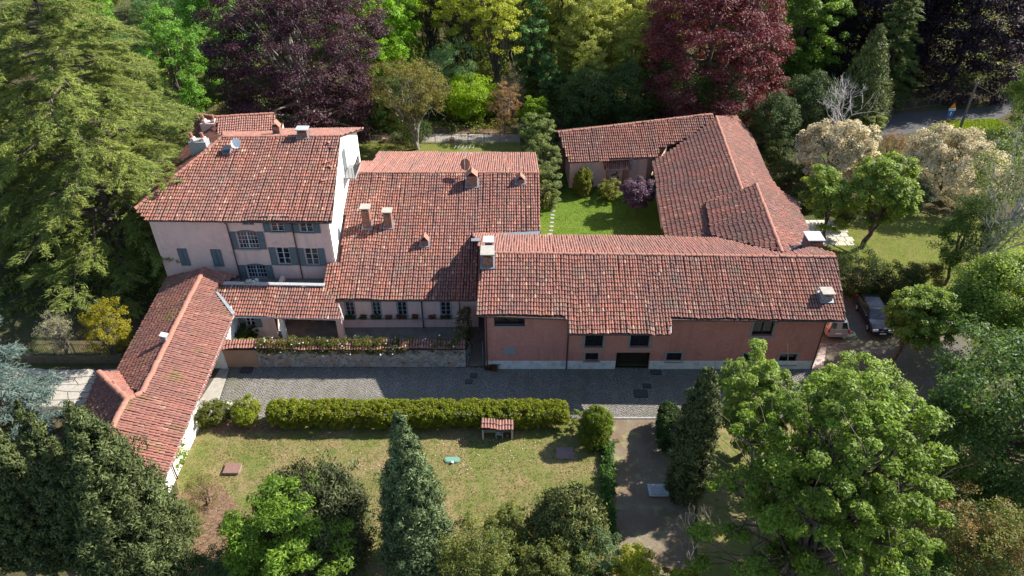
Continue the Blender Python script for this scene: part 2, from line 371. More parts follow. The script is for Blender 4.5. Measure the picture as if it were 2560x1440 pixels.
    def shutter(s, parent, x0, z0, x1, z1, name='shutter'):
        q = MB(); t = .055
        s.bar(q, x0, z0, x0 + t, z1, .025, .07); s.bar(q, x1 - t, z0, x1, z1, .025, .07)
        for z in (z0, (z0 + z1) / 2 - t / 2, z1 - t): s.bar(q, x0 + t, z, x1 - t, z + t, .025, .07)
        n = int((z1 - z0) / .085)
        for k in range(n):
            z = z0 + (z1 - z0) * (k + .5) / n
            P = [s.p(x0 + t, z - .03, .062), s.p(x1 - t, z - .03, .062), s.p(x1 - t, z + .04, .03), s.p(x0 + t, z + .04, .03)]; q.add(P, [(0, 1, 2, 3)])
        me = bpy.data.meshes.new(name); me.from_pydata((np.array(q.v) - root_loc(parent)).tolist(), [], q.f); me.materials.append(GREYP)
        ob = bpy.data.objects.new(name, me); COL.objects.link(ob); ob.parent = parent; return ob
    def px_open(s, cx, by, w, h, mode='b'):
        a, z = s.sz(cx, by); return (a - w / 2, z, a + w / 2, z + h)
    def px_rect(s, x0, y0, x1, y1):
        a0, z1 = s.sz(x0, y0); a1, z0 = s.sz(x1, y1); return (a0, z0, a1, z1)
    def pipe(s, parent, a, z0, z1, name='downpipe', r=.055, m=None):
        mb = MB(); mb.tube([s.p(a, z0, .10), s.p(a, z1 - .25, .10), s.p(a, z1, .35)], r, 6); return mb.build(name, m or PIPE, parent)
def gutter(parent, a, b, m=None, r=.075, name='gutter'):
    mb = MB(); mb.tube([a, b], r, 6); return mb.build(name, m or PIPE, parent)

def sheet(name, m, px, z, label=None, kind='structure', pts=None, thick=None):
    P = [at(x, y, z) for x, y in px] if pts is None else [np.array([*p, z]) for p in pts]
    me = bpy.data.meshes.new(name); me.from_pydata([tuple(p) for p in P], [], [tuple(range(len(P)))]); me.materials.append(m)
    if me.polygons[0].normal.z < 0: me.flip_normals()
    o = bpy.data.objects.new(name, me); COL.objects.link(o); o['kind'] = kind; return o
# ------------------------------------------------------------------ ground, streets, lawns
def grass_mat(name, a, b, c, sc=1.0):
    return mat(name, a, .95, .05, noise=[(.35 * sc, .40, .62, b), (1.6 * sc, .52, .70, c), (9, .45, .75, tuple(x * .72 for x in a))], bump=(14, .7, .05))
G_FLOOR = mat('woodland_soil', (.075, .062, .035), .95, .05, noise=[(.12, .42, .6, (.055, .075, .02)), (1.3, .5, .7, (.11, .075, .05)), (7, .5, .7, (.04, .035, .02))], bump=(5, .8, .1))
G_LAWN = grass_mat('dry_lawn', (.130, .140, .042), (.225, .165, .090), (.080, .118, .026))
G_LUSH = grass_mat('lush_lawn', (.085, .140, .018), (.105, .150, .025), (.07, .115, .018), 1.3)
G_BACK = grass_mat('mown_grass', (.115, .135, .030), (.145, .14, .045), (.09, .115, .026))
SOIL = mat('bare_brown_soil', (.14, .085, .06), .95, .05, noise=[(.8, .4, .65, (.16, .10, .065)), (6, .5, .7, (.24, .17, .12))], bump=(9, .5, .05))
GRAVEL = mat('gravel', (.30, .275, .24), .95, .05, noise=[(16, .4, .6, (.21, .19, .165)), (.9, .5, .7, (.24, .21, .16))], bump=(24, .6, .03))
YARD = mat('yard_setts', (.125, .115, .10), .9, .1, noise=[(.5, .42, .62, (.105, .105, .055)), (10, .45, .6, (.075, .07, .062)), (2, .55, .7, (.15, .115, .09))], bump=(18, .6, .03))
JOINT = mat('dark_sett_joints', (.075, .07, .06), .95, .05)
ASPH = mat('asphalt', (.06, .06, .064), .85, .2, noise=[(2, .4, .7, (.075, .073, .075)), (30, .4, .7, (.05, .05, .052))])
ASPH_LIT = mat('sunlit_road', (.20, .19, .18), .85, .2, noise=[(3, .4, .7, (.17, .16, .155))])  # lit copy of the asphalt: sunlight put into its paler colour
DRIVE = mat('pale_drive_stone', (.36, .33, .29), .9, .15, noise=[(2.5, .4, .7, (.29, .27, .24)), (14, .5, .7, (.24, .22, .19))], bump=(10, .3, .02))
COURT = mat('courtyard_paving', (.20, .165, .13), .9, .1, noise=[(1.5, .4, .65, (.13, .115, .10)), (8, .5, .7, (.10, .09, .08))])
gz = lambda y: 0.0 if y < 100 else min(6.0, (y - 100) * .035)
gm = MB()
gx = np.linspace(-420, 420, 43); gy = np.linspace(-60, 620, 35)
gm.add([(x, y, gz(y)) for y in gy for x in gx], [(j * 43 + i, j * 43 + i + 1, (j + 1) * 43 + i + 1, (j + 1) * 43 + i) for j in range(34) for i in range(42)])
gr = gm.build('ground', G_FLOOR); gr['kind'] = 'structure'
sheet('front_lawn', G_LAWN, [(440, 1200), (505, 1045), (1525, 1045), (1545, 1530), (520, 1530), (470, 1330)], .008)
sheet('bare_soil_patch', SOIL, [(440, 1240), (540, 1200), (620, 1290), (600, 1420), (480, 1500), (300, 1500), (330, 1420), (440, 1330)], .012)
sheet('bare_soil_patch', SOIL, [(560, 1052), (672, 1050), (700, 1068), (690, 1082), (520, 1084)], .012)
sheet('garden_path', mat('path_dirt', (.145, .10, .068), .95, .05, noise=[(.7, .4, .62, (.17, .14, .10)), (7, .5, .7, (.12, .10, .075)), (1.5, .55, .7, (.20, .20, .09))], bump=(10, .4, .03)), [(1520, 1044), (1725, 1044), (1740, 1530), (1545, 1530), (1535, 1250)], .012)
sheet('rough_grass', G_LAWN, [(1740, 1050), (2300, 1040), (2620, 1180), (2620, 1530), (1745, 1530)], .008)
sheet('street_bed', JOINT, [(470, 1046), (545, 915), (2045, 920), (2060, 1046)], .012)
sheet('concrete_threshold', CONC, [(470, 1046), (555, 915), (574, 921), (548, 1000), (520, 1050)], .020)
sheet('yard', YARD, [(2040, 1046), (2026, 919), (2075, 740), (2390, 738), (2450, 920), (2340, 1060), (2290, 1110), (2120, 1060)], .016)
sheet('paved_strip', mat('pale_small_slabs', (.40, .36, .32), .9, .1, noise=[(5, .4, .7, (.33, .29, .26))]), [(2029, 921), (2058, 921), (2066, 868), (2052, 868)], .022)
sheet('courtyard_floor', COURT, [(545, 915), (1215, 915), (1215, 790), (600, 760)], .010)
sheet('inner_garden_lawn', G_LUSH, [(1348, 625), (1352, 480), (1380, 415), (1660, 415), (1670, 625)], .010)
sheet('side_lawn', G_BACK, [(2040, 660), (2075, 560), (2290, 535), (2620, 560), (2620, 760), (2330, 720)], .010)
sheet('rear_lawn', G_BACK, [(860, 440), (872, 352), (1300, 352), (1310, 440)], .010)
sheet('rear_path', GRAVEL, [(1055, 356), (1062, 334), (1300, 336), (1300, 356)], .016)
sheet('kitchen_garden_soil', SOIL, [(1058, 332), (1068, 316), (1200, 322), (1295, 334)], .012)
sheet('driveway', JOINT, [(-80, 1020), (-60, 925), (300, 921), (345, 960), (240, 1040)], .010)
sheet('road', ASPH, [(2190, 345), (2215, 285), (2470, 268), (2620, 190), (2620, 230), (2490, 300), (2330, 318), (2215, 350)], .012)
sheet('lower_road', ASPH_LIT, [(2400, 420), (2415, 372), (2530, 335), (2620, 320), (2620, 400), (2500, 420)], .012)
sheet('grass_bank', G_LUSH, [(2310, 330), (2350, 305), (2490, 296), (2530, 320), (2420, 365), (2330, 365)], .014)

rng = np.random.default_rng(5)
# street setts laid in fans: real stones, far too many to count
def setts():
    s = .125; pts = []; Wd = 1.35
    x = np.arange(-21.6, 25.5, s)
    for r in range(-10, 60):
        fx = (x % Wd) / Wd * 2 - 1
        y = 36.6 + r * s + .38 * (1 - fx ** 2)
        pts.append(np.stack([x + (r % 2) * s * .5, y], 1))
    P = np.concatenate(pts) + rng.normal(0, .008, (sum(len(p) for p in pts), 2))
    poly = [tuple(at(*q, .012)[:2]) for q in ((552, 998), (578, 918), (2040, 921), (2060, 1046), (520, 1046))]
    P = P[inside(P, poly)]
    N = len(P); w = rng.uniform(.046, .055, N); h = rng.uniform(.012, .024, N)
    base = np.array([[-1, -1, 0], [1, -1, 0], [1, 1, 0], [-1, 1, 0], [-.82, -.82, 1], [.82, -.82, 1], [.82, .82, 1], [-.82, .82, 1]])
    a = rng.normal(0, .12, N) + np.arctan(-4 * .38 / Wd * (((P[:, 0]) % Wd) / Wd * 2 - 1)); ca, sa = np.cos(a), np.sin(a)
    X = base[None, :, 0] * w[:, None]; Y = base[None, :, 1] * w[:, None] * rng.uniform(.85, 1.1, N)[:, None]
    V = np.stack([P[:, 0, None] + X * ca[:, None] - Y * sa[:, None], P[:, 1, None] + X * sa[:, None] + Y * ca[:, None], .013 + base[None, :, 2] * h[:, None]], 2)
    t = np.array([.20, .185, .165]) * (1 + rng.normal(0, .13, (N, 1))) * (1 + rng.normal(0, .05, (N, 3)))
    me = quads_mesh('street_setts', V, np.clip(t, .05, .6), mat('street_sett', (0, 0, 0), .8, .3, attr='tint', noise=[(.5, .5, .75, (.15, .15, .10))]), nq=8, faces=[(4, 5, 6, 7), (0, 1, 5, 4), (1, 2, 6, 5), (3, 0, 4, 7)])
    link('street_setts', me, None, 'stuff')
setts()
# flat stones: drive crazy paving, stepping stones, terrace slabs (each a piece of its surface)
def stone_piece(parent, name, m, poly, h):
    mb = MB(); n = len(poly); c = np.mean(poly, axis=0)
    mb.add([(*p, 0.0) for p in poly] + [(*(np.array(p) + (c - np.array(p)) * .04), h) for p in poly], [tuple(range(n, 2 * n))] + [(i, (i + 1) % n, (i + 1) % n + n, i + n) for i in range(n)])
    return mb.build(name, m, parent)
drv = bpy.data.objects['driveway']
o0, o1 = at(250, 930), at(0, 1010)
GX = [[(-41 + i * 1.0 + rng.uniform(-.22, .22) + (j % 2) * .4, 37.6 + j * .82 + rng.uniform(-.16, .16)) for i in range(14)] for j in range(6)]
for j in range(5):
    for i in range(13):
        q = [np.array(GX[j][i]), np.array(GX[j][i + 1]), np.array(GX[j + 1][i + 1]), np.array(GX[j + 1][i])]; c = sum(q) / 4
        stone_piece(drv, 'paving_stone', DRIVE, [tuple(c + (p - c) * .955) for p in q], .03)
ter = bpy.data.objects['side_lawn']
SLAB = mat('pale_terrace_slab', (.47, .44, .37), .9, .15, noise=[(4, .4, .7, (.40, .37, .31))])
a, b, c = at(2006, 607), at(2122, 607), at(2040, 560)
for i in range(6):
    for j in range(6):
        if rng.random() < .12 and i in (0, 5): continue
        w = .76; cx = 28.6 + i * .8 + (j % 2) * .25; cy = 59.6 + j * .8
        stone_piece(ter, 'terrace_slab', SLAB, [(cx - w / 2, cy - w / 2), (cx + w / 2, cy - w / 2), (cx + w / 2, cy + w / 2), (cx - w / 2, cy + w / 2)], .03)
inl = bpy.data.objects['inner_garden_lawn']
for (x, y) in ((1384, 508), (1384, 517), (1383, 528), (1381, 538), (1381, 546), (1380, 557), (1379, 567), (1378, 577), (1375, 586), (1388, 492)):
    p = at(x, y); k = 7; aa = np.arange(k) * 2 * math.pi / k
    stone_piece(inl, 'stepping_stone', STONE, [(p[0] + .27 * rng.uniform(.8, 1.1) * math.cos(q), p[1] + .2 * rng.uniform(.8, 1.1) * math.sin(q)) for q in aa], .05)
kb = bpy.data.objects['garden_path']
p0, p1 = at(1522, 1046), at(1722, 1046)
for i in range(11):
    x = p0[0] + (p1[0] - p0[0]) * (i + .5) / 11; mb = MB(); mb.box((x, p0[1], .03), ((p1[0] - p0[0]) / 11 - .02, .14, .10)); mb.build('kerb_stone', STONE, kb)

def solid(parent, name, m, plan, skip=()):
    """vertical walls round a plan of (x, y, top)"""
    mb = MB(); n = len(plan)
    for i in range(n):
        if i in skip: continue
        (x0, y0, h0), (x1, y1, h1) = plan[i], plan[(i + 1) % n]
        mb.add([(x0, y0, 0), (x1, y1, 0), (x1, y1, h1), (x0, y0, h0)], [(0, 1, 2, 3)])
    return mb.build(name, m, parent)
def chimney(parent, pl, px, py, top_py, w, d=None, style='slab', m=None, cap=None, rz=0.0, h=None, roof=None):
    m = m or BRICK; p = onp(px, py, pl); d = d or w
    zt = z_at(p[0], p[1] + d / 2, top_py) if h is None else p[2] + h
    hh = zt - p[2]
    mb = MB(); mb.box((p[0], p[1] + d / 2, (zt + p[2]) / 2 - .25), (w, d, hh + .5 - .12), rz)
    ch = mb.build('chimney', m, parent)
    fl = MB(); n = pl[0]
    q = [np.array([p[0] + sx * (w / 2 + .13), p[1] + d / 2 + sy * (d / 2 + .14), 0]) for sx, sy in ((-1, -1), (1, -1), (1, 1), (-1, 1))]
    for v in q: v[2] = height_on(pl, v[0], v[1]) + .10
    fl.prism(q, (0, 0, .06)); fl.build('flashing', LEAD, ch)
    cm = cap or CONC
    c = np.array([p[0], p[1] + d / 2, zt])
    if style == 'slab':
        f = MB()
        for sx in (-1, 1):
            for sy in (-1, 1): f.box((c[0] + sx * (w / 2 - .08), c[1] + sy * (d / 2 - .08), zt - .13 + .1), (.13, .13, .3), rz)
        f.build('cap_support', m, ch)
        k = MB(); k.box((c[0], c[1], zt + .2), (w + .2, d + .2, .09), rz); k.build('chimney_cap', cm, ch)
    elif style == 'hat':
        k = MB()
        for s in (-1, 1): k.prism([c + np.array([s * (w / 2 + .06), -d / 2 - .05, -.12]), c + np.array([s * (w / 2 + .06), d / 2 + .05, -.12]), c + np.array([s * .02, d / 2 + .05, .34]), c + np.array([s * .02, -d / 2 - .05, .34])], (-s * .02, 0, .07))
        k.build('tile_hat', RIDGE, ch)
    elif style == 'pots':
        for i, s in enumerate((-.32, .32)):
            k = MB(); x = c[0] + s * w
            k.frustum((x, c[1], zt - .1), (.30, d * .8), (.24, d * .5), .3)
            k.build('pot_base', PINK, ch)
            k = MB(); k.tube([(x - .02, c[1], zt + .15), (x - .10, c[1], zt + .62)], [.16, .13], 8); k.build('chimney_pot', RIDGE, ch)
    return ch

# ------------------------------------------------------------------ the long red-pink house along the street
row = thing('street_house', (10.5, 46, 0), 'long red-pink house along the cobbled street with a dark carriage doorway', 'house')
A, B = at(1215, 922), at(2028, 922)
R1 = plane3((1190, 788, 5.6), (2112, 800, 5.6), (1205, 632, 7.5))
F1 = Facade(A, B)
s_win = [F1.px_rect(1464, 834, 1506, 868), F1.px_rect(1578, 834, 1621, 868), F1.px_rect(1887, 802, 1929, 839)]
s_low = [F1.px_rect(1464, 882, 1495, 902), F1.px_rect(1668, 882, 1702, 903), F1.px_rect(1860, 883, 1894, 904), F1.px_rect(1951, 885, 1987, 911)]
s_big = F1.px_rect(1235, 790, 1312, 814); s_big = (s_big[0], s_big[1], s_big[2], s_big[3] + .5)
s_door = F1.px_rect(1542, 881, 1621, 920); s_door = (s_door[0], 0.0, s_door[2], s_door[3])
s_win = [(a, b, c, max(d, b + 1.55)) for a, b, c, d in s_win]
F1.wall(row, RED, 0, 5.75, s_win + s_low + [s_big, s_door], name='front_wall')
x0, y0 = A[0], A[1]; x1 = B[0]
ZR = lambda X, Y: height_on(R1, X, Y) - .16
ry = 46.6
solid(row, 'side_wall', RED, [(x0, y0 + .02, 5.7), (x1, y0 + .02, 5.7), (x1 + .5, 46.1, ZR(x1, 46.1)), (x1 + .9, 50.4, 5.7), (x0, 51.3, 5.7), (x0, ry, ZR(x0, ry))], skip=(0,))
zp = F1.sz(1300, 902)[1]
for a, b in ((0, s_door[0] - .02), (s_door[2] + .02, F1.len)): F1.box('plinth', PLINTH, row, a, 0, b, zp, -.01, .045)
bay = F1.px_rect(1420, 833, 1660, 880)
jm = MB()
xs = [bay[0]] + sorted([v for o in s_win[:2] for v in (o[0] - .17, o[2] + .17)]) + [bay[2]]
for i in range(0, len(xs), 2): F1.bar(jm, xs[i], bay[1], xs[i + 1], 4.9, .002, .07)
for o in s_win[:2]: F1.bar(jm, o[0] - .17, bay[1], o[2] + .17, o[1] - .17, .002, .07)
jm.build('upper_wall_band', mat('lighter_pink_plaster', (.50, .215, .165), .92, .1, noise=[(.9, .4, .66, (.46, .20, .155)), (3.4, .45, .75, (.50, .26, .20))]), row)
for o in s_win: F1.window(row, o, cols=2, rows=1, surround=.16, frame=DOORW, fw=.07, depth=.24, grille=(o is s_win[0]))
for o in s_low: F1.window(row, o, cols=2, rows=1, surround=.13, frame=DOORW, fw=.06, depth=.24)
w = F1.window(row, s_big, cols=3, rows=1, frame=DOORW, fw=.09, depth=.24)
d = F1.box('carriage_door', DOORW, row, s_door[0], 0.02, s_door[2], s_door[3], -.75, -.68)
for k in range(9):
    a = s_door[0] + (s_door[2] - s_door[0]) * k / 9; F1.box('door_plank', DOORW, d, a + .01, .03, a + (s_door[2] - s_door[0]) / 9 - .012, s_door[3] - .02, -.68, -.64)
vp = F1.px_rect(1260, 867, 1288, 886)
vo = F1.box('blind_panel', STONE, row, *vp, .0, .03)
for a, z0, z1 in ((F1.sz(1218, 905)[0], 0, 5.35), (F1.sz(1418, 880)[0], 0, 4.6), (F1.len - .06, 0, 5.3)): F1.pipe(row, a, z0, z1)
F1.box('house_sign', STONE, row, *F1.px_rect(1529, 889, 1538, 892), .0, .03)
RR = Roof(row, 1)
row_front = [(1190, 788), (1419, 796), (1420, 833), (1676, 833), (1676, 797), (2112, 800), (2090, 643), (1205, 632)]
RR.slope(R1, row_front, du=.205, dv=.36)
ra, rb = onp(1205, 632, R1), onp(2090, 643, R1)
R1b = plane3(ra, rb, at(1400, 592, 5.6))
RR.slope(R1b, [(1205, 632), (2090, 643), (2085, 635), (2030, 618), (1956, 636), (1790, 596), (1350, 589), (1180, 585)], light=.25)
RR.ridge([ra, rb])
RR.finish()
for (a, b) in (((1190, 789), (1419, 797)), ((1420, 835), (1676, 835)), ((1677, 799), (2112, 802))): gutter(row, onp(*a, R1) + (0, 0, -.05), onp(*b, R1) + (0, 0, -.05))
gutter(row, onp(2113, 800, R1), onp(2091, 643, R1), WOOD_D, .07, 'verge_board')
gutter(row, onp(1677, 833, R1), onp(1677, 799, R1), TIN, .05, 'verge_board')
gutter(row, onp(1190, 788, R1), onp(1205, 634, R1), WOOD_D, .06, 'verge_board')
chimney(row, R1, 1219, 672, 632, .85, 1.1)
chimney(row, R1b, 1222, 622, 604, .62, .7, cap=PLINTH)
chimney(row, R1, 2066, 757, 733, .72, .72, m=mat('stone_chimney', (.34, .29, .25), .92, .1, noise=[(9, .45, .6, (.22, .18, .15))], bump=(14, .6, .03)))
p = at(2034, 628, 6.0)
big = chimney(row, (np.array([0, 0, 1.0]), 6.0), 2034, 628, 596, 1.15, 1.2, cap=TIN)
mb = MB(); q = [onp(*v, R1b) + np.array([0, 0, .16]) for v in ((1178, 601), (1202, 601), (1202, 608), (1178, 608))]; mb.prism(q, (0, 0, .05)); mb.build('roof_flashing', LEAD, row)

# ------------------------------------------------------------------ the low tiled hall between the two houses
hall = thing('courtyard_hall', (-7, 57, 0), 'broad low hall with a huge weathered tile roof and barred windows above the walled court', 'house')
R2 = plane3((805, 748, 3.2), (1188, 748, 3.2), (1100, 432, 7.5))
F2 = Facade((-14.2, 46.75), (-2.75, 46.85))
hw = [F2.px_rect(862, 757, 889, 788), F2.px_rect(929, 757, 954, 788), F2.px_rect(992, 757, 1019, 788), F2.px_rect(1101, 757, 1128, 788)]
hw = [(a, b, c, b + 1.35) for a, b, c, d in hw]
F2.wall(hall, PINK, 0, 3.25, hw, name='front_wall')
for o in hw: F2.window(hall, o, cols=2, rows=3, frame=FRAME, grille=True, surround=.07, sill=False, depth=.12)
zc = F2.sz(1000, 795)[1]
F2.box('string_course', STONE, hall, F2.sz(858, 795)[0], zc - .07, F2.sz(1134, 795)[0], zc, .0, .16)
F2.pipe(hall, F2.sz(1057, 790)[0], 0, 3.0); F2.pipe(hall, F2.sz(1150, 790)[0], 0, 3.0, r=.04)
ZH = lambda X, Y: height_on(R2, X, Y) - .18
h1, h2 = onp(872, 432, R2), onp(1345, 432, R2)
R2b = plane3(h1, h2, at(1340, 384, 5.3))
ZB = lambda X, Y: height_on(R2b, X, Y) - .18
yr = h1[1]
solid(hall, 'side_wall', PINK, [(-14.2, 46.77, ZH(-14, 46.8)), (-2.75, 46.87, ZH(-2.7, 46.9)), (-2.75, 53, ZH(-2, 53)), (2.1, 53, ZH(2, 53)), (2.1, yr, ZH(2, yr)), (2.0, 67.4, ZB(2, 67.4)), (-13.4, 67.4, ZB(-13, 67.4)), (-14.2, yr, ZH(-14, yr))], skip=(0,))
RH = Roof(hall, 2)
RH.slope(R2, [(805, 748), (1200, 748), (1204, 590), (1352, 581), (1345, 432), (872, 432), (850, 656), (818, 657)], du=.21, dv=.37)
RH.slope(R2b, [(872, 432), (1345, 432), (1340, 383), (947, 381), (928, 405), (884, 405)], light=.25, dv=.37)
RH.ridge([h1, h2])
RH.finish()
gutter(hall, onp(805, 750, R2) + (0, 0, -.05), onp(1188, 750, R2) + (0, 0, -.05))
mb = MB(); q = [onp(*v, R2) + np.array([0, 0, .10]) for v in ((1215, 588), (1350, 581), (1350, 589), (1215, 594))]; mb.prism(q, (0, 0, .05)); mb.build('valley_flashing', LEAD, hall)
chimney(hall, R2, 918, 575, 522, .66, .7); chimney(hall, R2, 971, 573, 531, .66, .7)
chimney(hall, R2, 1062, 618, 596, .62, .6, style='hat')
chimney(hall, R2, 1180, 470, 434, .95, .9, style='hat'); chimney(hall, R2, 1301, 462, 444, .72, .7, style='hat')

# ------------------------------------------------------------------ the tall three-storey villa
main = thing('villa', (-21.4, 57, 0), 'tall three-storey pale pink villa with grey shutters and a hipped tile roof', 'house')
R3 = plane3((372, 549, 8.5), (828, 555, 8.5), (700, 341, 11.5))
YW = 49.9
pxy = lambda px, py: onp(px, py, (np.array([0, 1.0, 0]), YW))
XL, XRt = pxy(384, 588)[0], -14.6
F3 = Facade((XL, YW), (XRt, YW))
z_lo = F3.sz(440, 692)[1]
mw = []
def mwin(cx, by, w, h): return F3.px_open(cx, by, w, h)
o_big = mwin(625, 622, 1.65, 1.62); o_gr = mwin(646, 695, 1.6, 1.3); o_t1 = mwin(696, 579, 1.05, 1.45); o_t2 = mwin(768, 581, 1.05, 1.45); o_m1 = mwin(714, 661, 1.05, 1.65); o_m2 = mwin(784, 663, 1.05, 1.65)
o_vent = mwin(621, 562, .9, .55)
o_b = mwin(712, 722, 1.0, 1.2); 
ops = [o_big, o_gr, o_t1, o_t2, o_m1, o_m2, o_vent]
F3.wall(main, PINK, 0, 8.55, ops, name='front_wall')
F3.window(main, o_big, cols=6, rows=4, shutters=.55); F3.window(main, o_gr, cols=6, rows=3, shutters=.55)
for o in (o_t1, o_t2, o_m1, o_m2): F3.window(main, o, cols=2, rows=3, shutters=.55)
for o in (o_big, o_gr):   # shallow segmental heads
    q = MB(); n = 8; w = o[2] - o[0]
    top = [(o[0] - .06 + (w + .12) * k / n, o[3] + .16 * math.sin(math.pi * k / n)) for k in range(n + 1)]
    q.prism([F3.p(a, z, .0) for a, z in [(o[0] - .06, o[3] - .03), (o[2] + .06, o[3] - .03)]] + [F3.p(a, z, .0) for a, z in reversed(top[1:-1])], F3.n * .05); q.build('arched_head', GREYP, main)
F3.window(main, o_vent, cols=4, rows=1, frame=STONE, sill=False, fw=.05)
for r in (F3.px_rect(442, 621, 478, 663), F3.px_rect(525, 623, 562, 665)):
    bw = F3.box('blind_window', GREYP, main, *r, -.02, .03)
    F3.shutter(bw, r[0], r[1], (r[0] + r[2]) / 2 - .01, r[3]); F3.shutter(bw, (r[0] + r[2]) / 2 + .01, r[1], r[2], r[3])
for a in (F3.sz(570, 570)[0], F3.sz(733, 575)[0]): F3.pipe(main, a, z_lo - .3, 8.3)
pL, pR = onp(338, 522, R3), onp(556, 343, R3); pRr = onp(850, 340, R3)
yM = pR[1]
bk = .33
R3b = plane3(pR, pRr, pRr + np.array([0, 6, -6 * bk]))
ZM = lambda X, Y: height_on(R3, X, Y) - .17
gable = [(XRt, YW + .03, 0), (XRt, 64.2, 0), (XRt, 64.2, pRr[2] - (64.2 - yM) * bk - .17), (XRt, pRr[1], pRr[2] - .17), (XRt, YW + .03, 8.5)]
mb = MB(); mb.prism(gable, (-.3, 0, 0)); mb.build('white_gable_wall', WHITE, main)
solid(main, 'side_wall', PINK, [(XRt - .1, 64.2, 9.3), (XL, 64.2, 8.4), (XL, YW + .02, 8.4)], skip=(2,))
RM = Roof(main, 3)
RM.slope(R3, [(338, 522), (366, 549), (828, 555), (850, 340), (556, 343)], du=.215, dv=.37)
R3l = plane3(pL, pR, pL + np.array([0, 10, 0]))
RM.slope(R3l, None, pts=[pL, pR, np.array([pL[0], 2 * pR[1] - pL[1], pL[2]])], dull=.8) if False else RM.slope(R3l, None, pts=[pL, pR, np.array([pL[0], 2 * pR[1] - pL[1], pL[2]])])
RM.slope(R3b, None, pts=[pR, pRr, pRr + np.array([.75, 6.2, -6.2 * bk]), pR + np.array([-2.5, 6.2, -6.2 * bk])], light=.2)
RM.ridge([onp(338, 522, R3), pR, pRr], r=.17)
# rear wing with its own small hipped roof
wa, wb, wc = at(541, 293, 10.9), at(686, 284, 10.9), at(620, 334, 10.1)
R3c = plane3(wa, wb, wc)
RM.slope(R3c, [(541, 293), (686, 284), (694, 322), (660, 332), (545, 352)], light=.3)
wd = at(484, 285, 10.2); we = onp(545, 352, R3c)
R3d = plane3(wa, we, wd)
RM.slope(R3d, None, pts=[wa, we, we + (wd - wa), wd])
RM.ridge([wd, wa, wb], r=.16)
w0 = onp(545, 352, R3c)
solid(main, 'rear_wing_wall', PINK, [(wa[0] - 2, 64.3, 8.5), (wb[0] + .3, 64.3, 8.8), (wb[0] + .3, wb[1] + 1, 9.5), (wa[0] - 2, wa[1] + 1, 9.5)])
RM.finish()
gutter(main, onp(366, 550, R3) + (0, 0, -.06), onp(829, 556, R3) + (0, 0, -.06))
gutter(main, onp(829, 555, R3), onp(850, 341, R3), WOOD_D, .06, 'verge_board')
chimney(main, R3, 757, 348, 326, .85, .7, cap=TIN, m=BRICK)
chimney(main, R3b, 692, 338, 312, .62, .6, style='hat')
chimney(main, R3l, 499, 384, 362, 1.45, .9, style='pots', m=STONE, h=1.1)
chimney(main, (np.array([0, 0, 1.0]), 9.6), 526, 336, 316, 1.45, .9, style='pots', m=PINK, h=1.1)
# balcony on the white gable
F3r = Facade((XRt, YW), (XRt, 64.2))
ba, bz = F3r.sz(862, 436)
bb = F3r.box('balcony', STONE, main, ba - .7, bz - .12, ba + 1.9, bz, .0, 1.05)
for k in range(15):
    a = ba - .66 + 2.5 * k / 14; F3r.box('baluster', IRON, bb, a - .015, bz, a + .015, bz + .95, .98, 1.01)
for dd in (.2, .5, .8):
    for a in (ba - .66, ba + 1.84): F3r.box('baluster', IRON, bb, a - .015, bz, a + .015, bz + .95, dd, dd + .03)
F3r.box('handrail', IRON, bb, ba - .7, bz + .95, ba + 1.9, bz + 1.0, .96, 1.03)
F3r.box('balcony_door', GREYP, main, ba - .1, bz, ba + 1.2, bz + 2.1, -.02, .03)

# ------------------------------------------------------------------ lean-to porch in front of the villa
porch = thing('porch', (-18.5, 46.5, 0), 'low lean-to porch in front of the villa, half of it an open loggia', 'porch')
R4 = plane3((580, 790, 2.9), (852, 795, 2.9), (530, 712, 3.85))
RP = Roof(porch, 4)
RP.slope(R4, [(582, 789), (858, 796), (845, 760), (812, 718), (532, 713)], dv=.36)
RP.finish()
gutter(porch, onp(582, 791, R4) + (0, 0, -.05), onp(858, 798, R4) + (0, 0, -.05), TIN)
gutter(porch, onp(858, 797, R4), onp(846, 760, R4), TIN, .06, 'verge_board')
ta, tb = onp(532, 712, R4), onp(812, 717, R4)
mb = MB(); mb.prism([ta + (0, -.1, .08), tb + (0, -.1, .08), tb + (0, .25, .08), ta + (0, .25, .08)], (0, 0, .10)); mb.build('parapet_flashing', TIN, porch)
mb = MB(); mb.prism([ta + (0, .25, -1.1), tb + (0, .25, -1.1), np.array([tb[0], YW - .02, tb[2] - 1.1]), np.array([ta[0] + 1.5, YW - .02, ta[2] - 1.1])], (0, 0, -.15)); mb.build('flat_terrace', COURT, porch)
F4 = Facade((-22.2, 45.5), (at(697, 845)[0], 45.5))
o4 = F4.px_rect(611, 791, 640, 816); o4 = (o4[0], o4[1], o4[2], o4[1] + 1.35)
F4.wall(porch, PINK, 0, 3.0, [o4], name='front_wall'); F4.window(porch, o4, cols=2, rows=3, shutters=.5)
xr = F4.p(F4.len, 0)[0]
mb = MB(); mb.box((xr - .15, 47.6, 1.6), (.3, 4.1, 3.2)); mb.build('end_wall', PINK, porch)
mb = MB(); mb.box((xr + .55, 45.45, 1.42), (.32, .32, 2.84)); mb.build('loggia_post', WHITE, porch)
mb = MB(); mb.box(((xr + -13.6) / 2, 45.3, 2.78), (-13.6 - xr, .2, .2)); mb.build('loggia_beam', WOOD_D, porch)
mb = MB(); mb.box((-13.75, 45.6, 1.35), (.45, .5, 2.7)); mb.build('loggia_post', PINK, porch)

